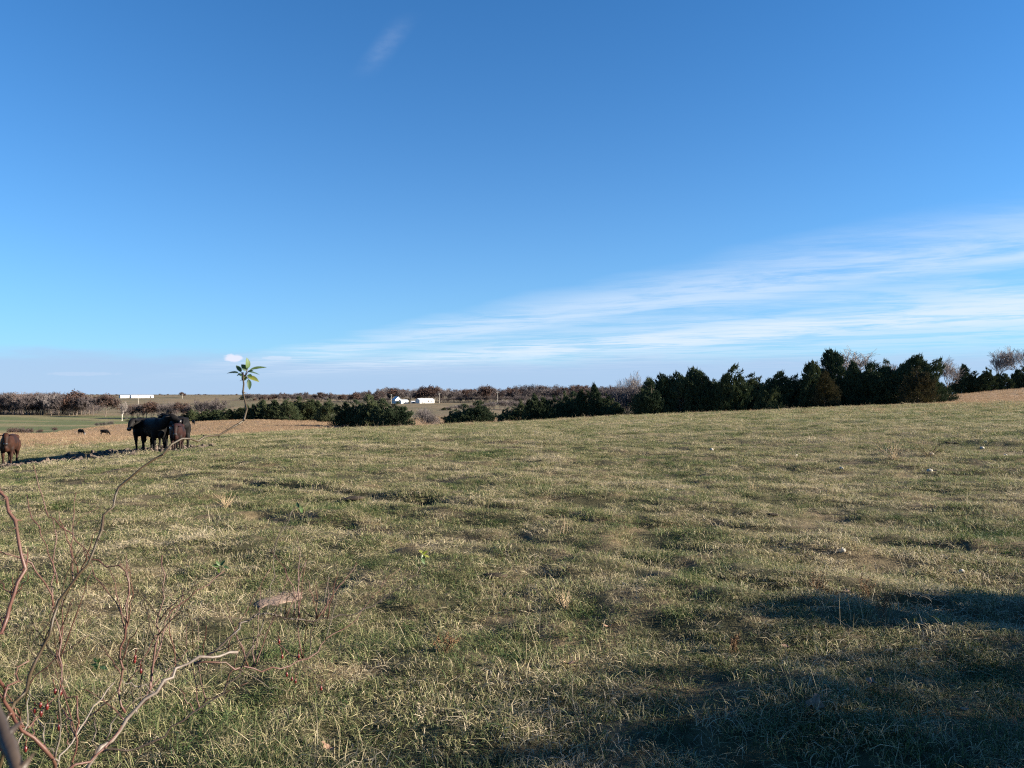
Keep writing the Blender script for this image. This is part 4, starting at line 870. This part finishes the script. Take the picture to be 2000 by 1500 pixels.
for k, (px, py, s_) in enumerate(((1878, 1118, .055), (1555, 891, .09), (1643, 917, .10), (1816, 922, .12), (1926, 861, .10), (1964, 891, .09), (1918, 877, .12), (1820, 890, .13), (1302, 960, .08), (1220, 1144, .05), (1390, 880, .12))):
    lump('pale_stone', spot(px, py), s_, s_ * .8, s_ * .7, M_STONE, 700 + k, 'small pale stone lying in the grass', 'stone', GS, rz=k)
lump('pale_stone', spot(1645, 1078), .065, .05, .055, M_STONE, 731, 'white stone with a notch at the edge of the dark hollow', 'stone')
lump('pale_stone', spot(1745, 1137), .10, .032, .03, M_STONE, 733, 'long narrow greyish stone on the edge of the shade', 'stone', rz=-.7)
GD = 'dried cow pats on the pasture'
for k, (px, py, s_) in enumerate(((965, 1127, .22), (690, 975, .36), (1508, 1007, .16), (1670, 805, .7), (478, 905, .5), (1290, 862, .4), (1860, 866, .5), (1410, 866, .45))):
    lump('cow_pat', spot(px, py), s_, s_ * .85, .03 + s_ * .05, M_DUNG, 760 + k, 'dark dried cow pat in the short grass', 'cow pat', GD, rough=.5, rz=k * 1.3)
# fallen oak leaf, lobed and curled
def oak_leaf(px, py, L_, seed, label, group=None):
    p = spot(px, py); R = np.random.default_rng(seed); n = 26; V = [(0, 0, .006)]; Fc = []
    for k in range(n):
        a = 2 * math.pi * k / n; q = (0.30 + 0.20 * abs(math.cos(a)) + 0.13 * math.cos(5 * a)) * L_; V.append((q * math.cos(a), q * math.sin(a) * .8, .012 + .035 * L_ / .14 * (math.cos(2 * a) * .5 + .5) * R.uniform(.6, 1.2)))
    for k in range(n): Fc.append((0, 1 + k, 1 + (k + 1) % n))
    m = MB(); m.add(V, Fc); m.tube([(-.45 * L_, 0, .02), (-.8 * L_, .03 * L_, .03)], [.0016, .001], 5); o = m.build('fallen_leaf', M_DEAD, None, False); o.location = p + Vector((0, 0, .03)); o.rotation_euler = (R.uniform(-.3, .3), R.uniform(-.3, .3), R.uniform(0, 6)); tag(o, label, 'leaf', group)
oak_leaf(1590, 1396, 0.125, 1, 'large curled tan oak leaf lying on the shaded grass')
for k, (px, py) in enumerate(((1540, 1276), (1187, 1235), (1705, 1348), (1880, 1405), (640, 1478), (1655, 1166), (1110, 1310))): oak_leaf(px, py, .07, 20 + k, 'small curled dead leaf caught in the grass', 'small dead leaves in the grass')
def weed(px, py, H_, n, spread, mat, seed, label, cat='weed', group=None, heads=True):
    p = spot(px, py); e = empty('dry_weed', p); R = np.random.default_rng(seed); m = MB(); hm = MB()
    for k in range(n):
        a = R.uniform(0, 6.28); q = spread * R.uniform(.2, 1); h_ = H_ * R.uniform(.5, 1); top = Vector((q * math.cos(a), q * math.sin(a), h_)); b = Vector((R.normal(0, .02), R.normal(0, .02), -.01))
        m.tube([b, b.lerp(top, .5) + Vector((R.normal(0, .01), R.normal(0, .01), h_ * .08)), top], [.0018, .0014, .0007], 4, False)
        if heads:
            for j in range(9):
                c = b.lerp(top, R.uniform(.55, 1.0)); d_ = Vector(R.normal(size=3)); hm.cone(c, d_ + Vector((0, 0, .6)), .0035, R.uniform(.012, .03), 3)
    m.build('stems', mat, e)
    if heads: hm.build('seed_heads', mat, e)
    return tag(e, label, cat, group)
weed(1600, 1164, .24, 12, .10, M_WEED, 1, 'taller rusty dry weed at the edge of the shade')
weed(1690, 1172, .22, 12, .09, M_WEED, 2, 'yellowish-brown dry weed standing in the shade')
weed(1728, 1204, .14, 10, .08, M_WEED, 3, 'low rusty weed beside the taller dry weeds')
weed(440, 992, .24, 40, .22, M_STRAW, 4, 'pale tan tussock of dead grass beyond the rose bush', 'tussock', heads=False)
weed(1105, 1190, .16, 26, .12, M_STRAW, 5, 'pale straw tuft beside a dark hollow in the pasture', 'tussock', heads=False)
weed(1100, 1048, .26, 4, .05, M_STRAW, 9, 'single thin straw stalk upright in the middle of the pasture', 'stalk', heads=False)
weed(1745, 898, .55, 60, .8, M_STRAW, 6, 'larger tan heap of dead stems on the open pasture', 'tussock')
weed(1815, 895, .50, 40, .55, M_WEED, 7, 'redder heap of dead stems beside the larger tan heap', 'tussock')
weed(1470, 960, .34, 5, .22, M_STRAW, 8, 'forked pale dead twig sticking out of the grass', 'twig', heads=False)
weed(870, 1275, .12, 16, .12, M_WEED, 10, 'flattened rusty stems in the grass near the rose canes')
weed(1435, 1275, .13, 14, .07, M_WEED, 11, 'small brown weed tuft on the lit edge of the shade')

# churned clods in the wallow
M_CLOD = simple_mat('mud_clod', (0.045, 0.034, 0.029), (0.125, 0.095, 0.078), 3.0, 0.9, 0.15, 0.6, 0.03, 'Generated')
def build_clods():
    ms = []
    for k in range(4):
        R = np.random.default_rng(800 + k); bm = bmesh.new(); bmesh.ops.create_icosphere(bm, subdivisions=2, radius=1.0)
        for v in bm.verts: v.co *= 1 + R.uniform(-.28, .28)
        me = bpy.data.meshes.new('clod'); bm.to_mesh(me); bm.free(); me.materials.append(M_CLOD); ms.append(me)
    n = 5200; x = nrg.uniform(-20, -10.2, n); y = nrg.uniform(23, 31.5, n); k = nrg.uniform(0, 1, n) < mud_w(x, y) * 0.75; x = x[k]; y = y[k]; n = len(x)
    s = 0.025 + 0.075 * nrg.uniform(0, 1, n) ** 2.2
    return ms, np.stack([x, y, hz(x, y)], -1), nrg.uniform(0, 6.28, (n, 3)), np.stack([s * 1.2, s * 1.2, s * 0.8], -1), nrg.integers(0, 4, n)
CLODS = build_clods()
# ------------------------------------------------------------------ grass, as scattered tufts
def grass_mat(name, stops, transl=0.35, patch=1.15, fine=0.75):
    m, w = new_mat(name); a = w.n.new('ShaderNodeAttribute'); a.attribute_name = 'blade'
    sp = w.n.new('ShaderNodeSeparateColor'); w.l.new(a.outputs['Color'], sp.inputs[0])
    g = w.n.new('ShaderNodeNewGeometry'); pos = g.outputs['Position']
    n1 = w.noise(pos, 0.42, 5, 0.66); n2 = w.noise(pos, 2.4, 3, 0.6)
    f = w.math('ADD', sp.outputs[0], w.math('MULTIPLY', w.math('SUBTRACT', n1, 0.5), patch * 1.6))
    f = w.math('ADD', f, w.math('MULTIPLY', w.math('SUBTRACT', n2, 0.5), fine))
    col = w.ramp(f, stops)
    v = w.n.new('ShaderNodeHueSaturation'); w.l.new(col, v.inputs['Color']); w.l.new(sp.outputs[1], v.inputs['Value'])
    col = v.outputs[0]
    d = principled(w, col, 0.6, 0.25)
    t = w.n.new('ShaderNodeBsdfTranslucent'); w.l.new(col, t.inputs[0])
    mx = w.n.new('ShaderNodeMixShader'); mx.inputs[0].default_value = transl; w.l.new(d, mx.inputs[1]); w.l.new(t.outputs[0], mx.inputs[2])
    finish(w, mx.outputs[0]); return m
GRASS_STOPS = [(0.0, (0.030, 0.062, 0.016)), (0.26, (0.084, 0.114, 0.036)), (0.47, (0.205, 0.202, 0.088)), (0.70, (0.35, 0.288, 0.165)), (0.9, (0.44, 0.36, 0.235)), (1.0, (0.48, 0.40, 0.285))]
M_GRASS = grass_mat('turf_blades', GRASS_STOPS)
M_SEDGE = grass_mat('dry_sedge', [(0.0, (0.12, 0.10, 0.045)), (0.35, (0.24, 0.165, 0.095)), (0.7, (0.36, 0.235, 0.145)), (1.0, (0.44, 0.32, 0.22))], 0.35, 0.5, 0.3)

def tuft(name, mat, n, rad, L, wid, lean, dry, seed, curl=0.5, heads=0.0):
    """n blades in a disc; each blade is a bent, tapering strip"""
    R = np.random.default_rng(seed); V = []; Fa = []; C = []
    for k in range(n):
        a = R.uniform(0, 2 * math.pi); q = rad * math.sqrt(R.uniform(0, 1)); bx, by = q * math.cos(a), q * math.sin(a)
        ya = R.uniform(0, 2 * math.pi); le = np.radians(np.clip(R.normal(lean[0], lean[1]), 2, 88)); ln = R.uniform(*L); wd = R.uniform(*wid)
        dirh = np.array([math.cos(ya), math.sin(ya), 0]); sd = np.array([-math.sin(ya), math.cos(ya), 0])
        sd = sd * math.cos(tw0 := R.uniform(-0.9, 0.9)) + np.array([0, 0, 1]) * math.sin(tw0)
        p = np.array([bx, by, -0.012]); le2 = le; b = len(V); dr = np.clip(R.normal(*dry), 0, 1); br = R.uniform(0.66, 1.14)
        nseg = 3
        for s_ in range(nseg + 1):
            t = s_ / nseg; hw = wd * 0.5 * (1 - t ** 1.6) + 0.00012
            if s_ < nseg: V += [p - sd * hw, p + sd * hw]
            else: V += [p]
            d2 = dirh * math.sin(le2) + np.array([0, 0, math.cos(le2)]); p = p + d2 * ln / nseg
            le2 = min(le2 + curl * R.uniform(0.2, 1.0) * 0.9, 1.75)
            if p[2] < 0.004: p[2] = 0.004 + R.uniform(0, 0.01)
        for s_ in range(nseg - 1): Fa += [(b + 2 * s_, b + 2 * s_ + 1, b + 2 * s_ + 3), (b + 2 * s_, b + 2 * s_ + 3, b + 2 * s_ + 2)]
        Fa += [(b + 2 * nseg - 2, b + 2 * nseg - 1, b + 2 * nseg)]
        C += [(dr, br, 0, 1)] * (2 * nseg + 1)
    me = mesh_np(name, np.array(V), np.array(Fa))
    ca = me.color_attributes.new('blade', 'FLOAT_COLOR', 'POINT'); ca.data.foreach_set('color', np.array(C, np.float32).ravel())
    me.materials.append(mat); return me
def scatter(name, meshes, P, rot, scl, idx, label, cat):
    src = bpy.data.collections.new(name + '_tufts')
    for k, me in enumerate(meshes):
        o = bpy.data.objects.new('%s_%02d' % (name, k), me); src.objects.link(o)
    pm = bpy.data.meshes.new(name); pm.vertices.add(len(P)); pm.vertices.foreach_set('co', np.asarray(P, np.float32).ravel())
    for nm, ty, arr, key in (('rot', 'FLOAT_VECTOR', rot, 'vector'), ('scl', 'FLOAT_VECTOR', scl, 'vector'), ('pick', 'INT', idx, 'value')):
        a = pm.attributes.new(nm, ty, 'POINT'); a.data.foreach_set(key, np.asarray(arr, np.int32 if ty == 'INT' else np.float32).ravel())
    o = mesh_obj(name, pm)
    ng = bpy.data.node_groups.new(name, 'GeometryNodeTree')
    ng.interface.new_socket('Geometry', in_out='INPUT', socket_type='NodeSocketGeometry'); ng.interface.new_socket('Geometry', in_out='OUTPUT', socket_type='NodeSocketGeometry')
    gi = ng.nodes.new('NodeGroupInput'); go = ng.nodes.new('NodeGroupOutput'); ip = ng.nodes.new('GeometryNodeInstanceOnPoints')
    ci = ng.nodes.new('GeometryNodeCollectionInfo'); ci.inputs[0].default_value = src; ci.inputs['Separate Children'].default_value = True; ci.inputs['Reset Children'].default_value = True
    def na(nm, ty):
        q = ng.nodes.new('GeometryNodeInputNamedAttribute'); q.data_type = ty; q.inputs[0].default_value = nm; return q.outputs[0]
    L = ng.links.new
    L(gi.outputs[0], ip.inputs['Points']); L(ci.outputs[0], ip.inputs['Instance']); ip.inputs['Pick Instance'].default_value = True
    L(na('pick', 'INT'), ip.inputs['Instance Index'])
    e2r = ng.nodes.new('FunctionNodeEulerToRotation'); L(na('rot', 'FLOAT_VECTOR'), e2r.inputs[0]); L(e2r.outputs[0], ip.inputs['Rotation'])
    L(na('scl', 'FLOAT_VECTOR'), ip.inputs['Scale']); L(ip.outputs[0], go.inputs[0])
    md = o.modifiers.new('scatter', 'NODES'); md.node_group = ng
    return tag(o, label, cat, kind='stuff')
def wedge(n, r0, r1, a0=-50, a1=50):
    a = np.radians(nrg.uniform(a0, a1, n)); r = np.sqrt(nrg.uniform(r0 * r0, r1 * r1, n)); return r * np.sin(a), r * np.cos(a)

def build_grass():
    T = []
    for k in range(6):   # short grazed turf, from green to strawy
        T.append(tuft('turf', M_GRASS, 120, 0.16, (0.022, 0.062), (0.0020, 0.0038), (56, 20), (0.38 + 0.08 * (k % 3), 0.24), 100 + k, 0.6))
    for k in range(3):   # matted dead grass lying down
        T.append(tuft('mat', M_GRASS, 90, 0.17, (0.04, 0.105), (0.0016, 0.0032), (78, 9), (0.74, 0.17), 120 + k, 0.2))
    for k in range(3):   # longer leafy clumps
        T.append(tuft('clump', M_GRASS, 80, 0.11, (0.05, 0.115), (0.0024, 0.0046), (46, 18), (0.28 + 0.12 * k, 0.2), 130 + k, 0.75))
    for k in range(2):   # a few dry stalks
        T.append(tuft('stalk', M_GRASS, 9, 0.14, (0.10, 0.24), (0.0012, 0.0022), (24, 18), (0.86, 0.1), 140 + k, 0.12))
    PX, PY, S, I = [], [], [], []
    for r0, r1, dens, s0 in ((1.2, 4.5, 95, 1.0), (4.5, 8, 80, 1.0), (8, 14, 52, 1.1), (14, 25, 30, 1.35), (25, 45, 13, 1.9), (45, 75, 5.0, 2.7), (75, 125, 2.1, 3.8)):
        n = int(dens * math.radians(100) / 2 * (r1 * r1 - r0 * r0)); x, y = wedge(n, r0, r1)
        pink, val, green, mud, r, px, d = zones(x, y)
        bald = vnoise(x * 1.9, y * 1.9, 201)
        keep = (nrg.uniform(0, 1, n) > pink * 0.85) & (nrg.uniform(0, 1, n) > mud * 1.2) & (nrg.uniform(0, 1, n) < 0.22 + 1.75 * bald)
        keep &= ((x - MOUND_AT.x) / 0.20) ** 2 + ((y - MOUND_AT.y) / 0.36) ** 2 > 1
        tall = sstep(0.55, 0.78, fbm(x * 0.55, y * 0.55, 203, 3)); u = nrg.uniform(0, 1, n)
        idx = nrg.integers(0, 6, n)
        idx = np.where(u < 0.24, 6 + nrg.integers(0, 3, n), idx)
        idx = np.where((u > 0.24) & (u < 0.24 + 0.05 + 0.35 * tall), 9 + nrg.integers(0, 3, n), idx)
        idx = np.where(u > 0.978, 12 + nrg.integers(0, 2, n), idx)
        s = s0 * nrg.uniform(0.75, 1.3, n) * (0.8 + 0.5 * vnoise(x * 0.8, y * 0.8, 205))
        PX.append(x[keep]); PY.append(y[keep]); S.append(s[keep]); I.append(idx[keep])
    x = np.concatenate(PX); y = np.concatenate(PY); s = np.concatenate(S); I = np.concatenate(I); n = len(x)
    z = hz(x, y); rot = np.stack([nrg.normal(0, 0.10, n), nrg.normal(0, 0.10, n), nrg.uniform(0, 6.28, n)], -1)
    r = np.hypot(x, y); hs = s * np.interp(r, [0, 14, 40, 100], [1.0, 0.95, 0.75, 0.62])
    scatter('grass', T, np.stack([x, y, z], -1), rot, np.stack([s, s, hs], -1), I, 'short grazed pasture grass, green mixed with straw-coloured blades', 'grass')
    # dry sedge on the far slopes and along the brow of the field
    T2 = [tuft('sedge', M_SEDGE, 46, 0.20, (0.16, 0.42), (0.004, 0.009), (20, 14), (0.5, 0.22), 160 + k, 0.3) for k in range(3)]
    PX, PY, S = [], [], []
    for r0, r1, dens, s0 in ((30, 60, 2.6, 0.75), (60, 110, 2.4, 1.0), (110, 180, 1.5, 1.25), (180, 260, 0.7, 1.5)):
        n = int(dens * math.radians(100) / 2 * (r1 * r1 - r0 * r0)); x, y = wedge(n, r0, r1)
        pink, val, green, mud, r, px, d = zones(x, y); k = nrg.uniform(0, 1, n) < pink * 0.9 + 0.10 * sstep(34, 70, r) * (1 - val)
        PX.append(x[k]); PY.append(y[k]); S.append(s0 * nrg.uniform(0.6, 1.2, k.sum()))
    x = np.concatenate(PX); y = np.concatenate(PY); s = np.concatenate(S); n = len(x)
    scatter('broom_sedge', T2, np.stack([x, y, hz(x, y)], -1), np.stack([nrg.normal(0, .1, n), nrg.normal(0, .1, n), nrg.uniform(0, 6.28, n)], -1),
            np.stack([s * 1.3, s * 1.3, s * 0.75], -1), nrg.integers(0, 3, n), 'tan and pinkish dry sedge tufts covering the far slopes', 'dry grass')
    # rank dead grass round the foot of the rose bush
    T3 = [tuft('rank', M_GRASS, 70, 0.16, (0.07, 0.23), (0.0016, 0.0036), (46, 24), (0.70 - 0.12 * k, 0.22), 170 + k, 0.7) for k in range(4)]
    n = 700; x = nrg.uniform(-3.4, -0.2, n); y = nrg.uniform(1.2, 5.6, n)
    k = nrg.uniform(0, 1, n) < sstep(0.0, 1.6, -0.35 * (y - 2.0) - x + 0.9 * (fbm(x * 1.5, y * 1.5, 207, 2) - 0.5)); x = x[k]; y = y[k]; n = len(x)
    s = nrg.uniform(0.6, 1.2, n)
    scatter('rank_grass', T3, np.stack([x, y, hz(x, y)], -1), np.stack([nrg.normal(0, .15, n), nrg.normal(0, .15, n), nrg.uniform(0, 6.28, n)], -1),
            np.stack([s, s, s * 0.8], -1), nrg.integers(0, 4, n), 'longer tangled dead grass around the foot of the thorny bush', 'grass')
build_grass()
scatter('mud_clods', *CLODS, 'churned clods of dark mud trampled by the cattle', 'mud')
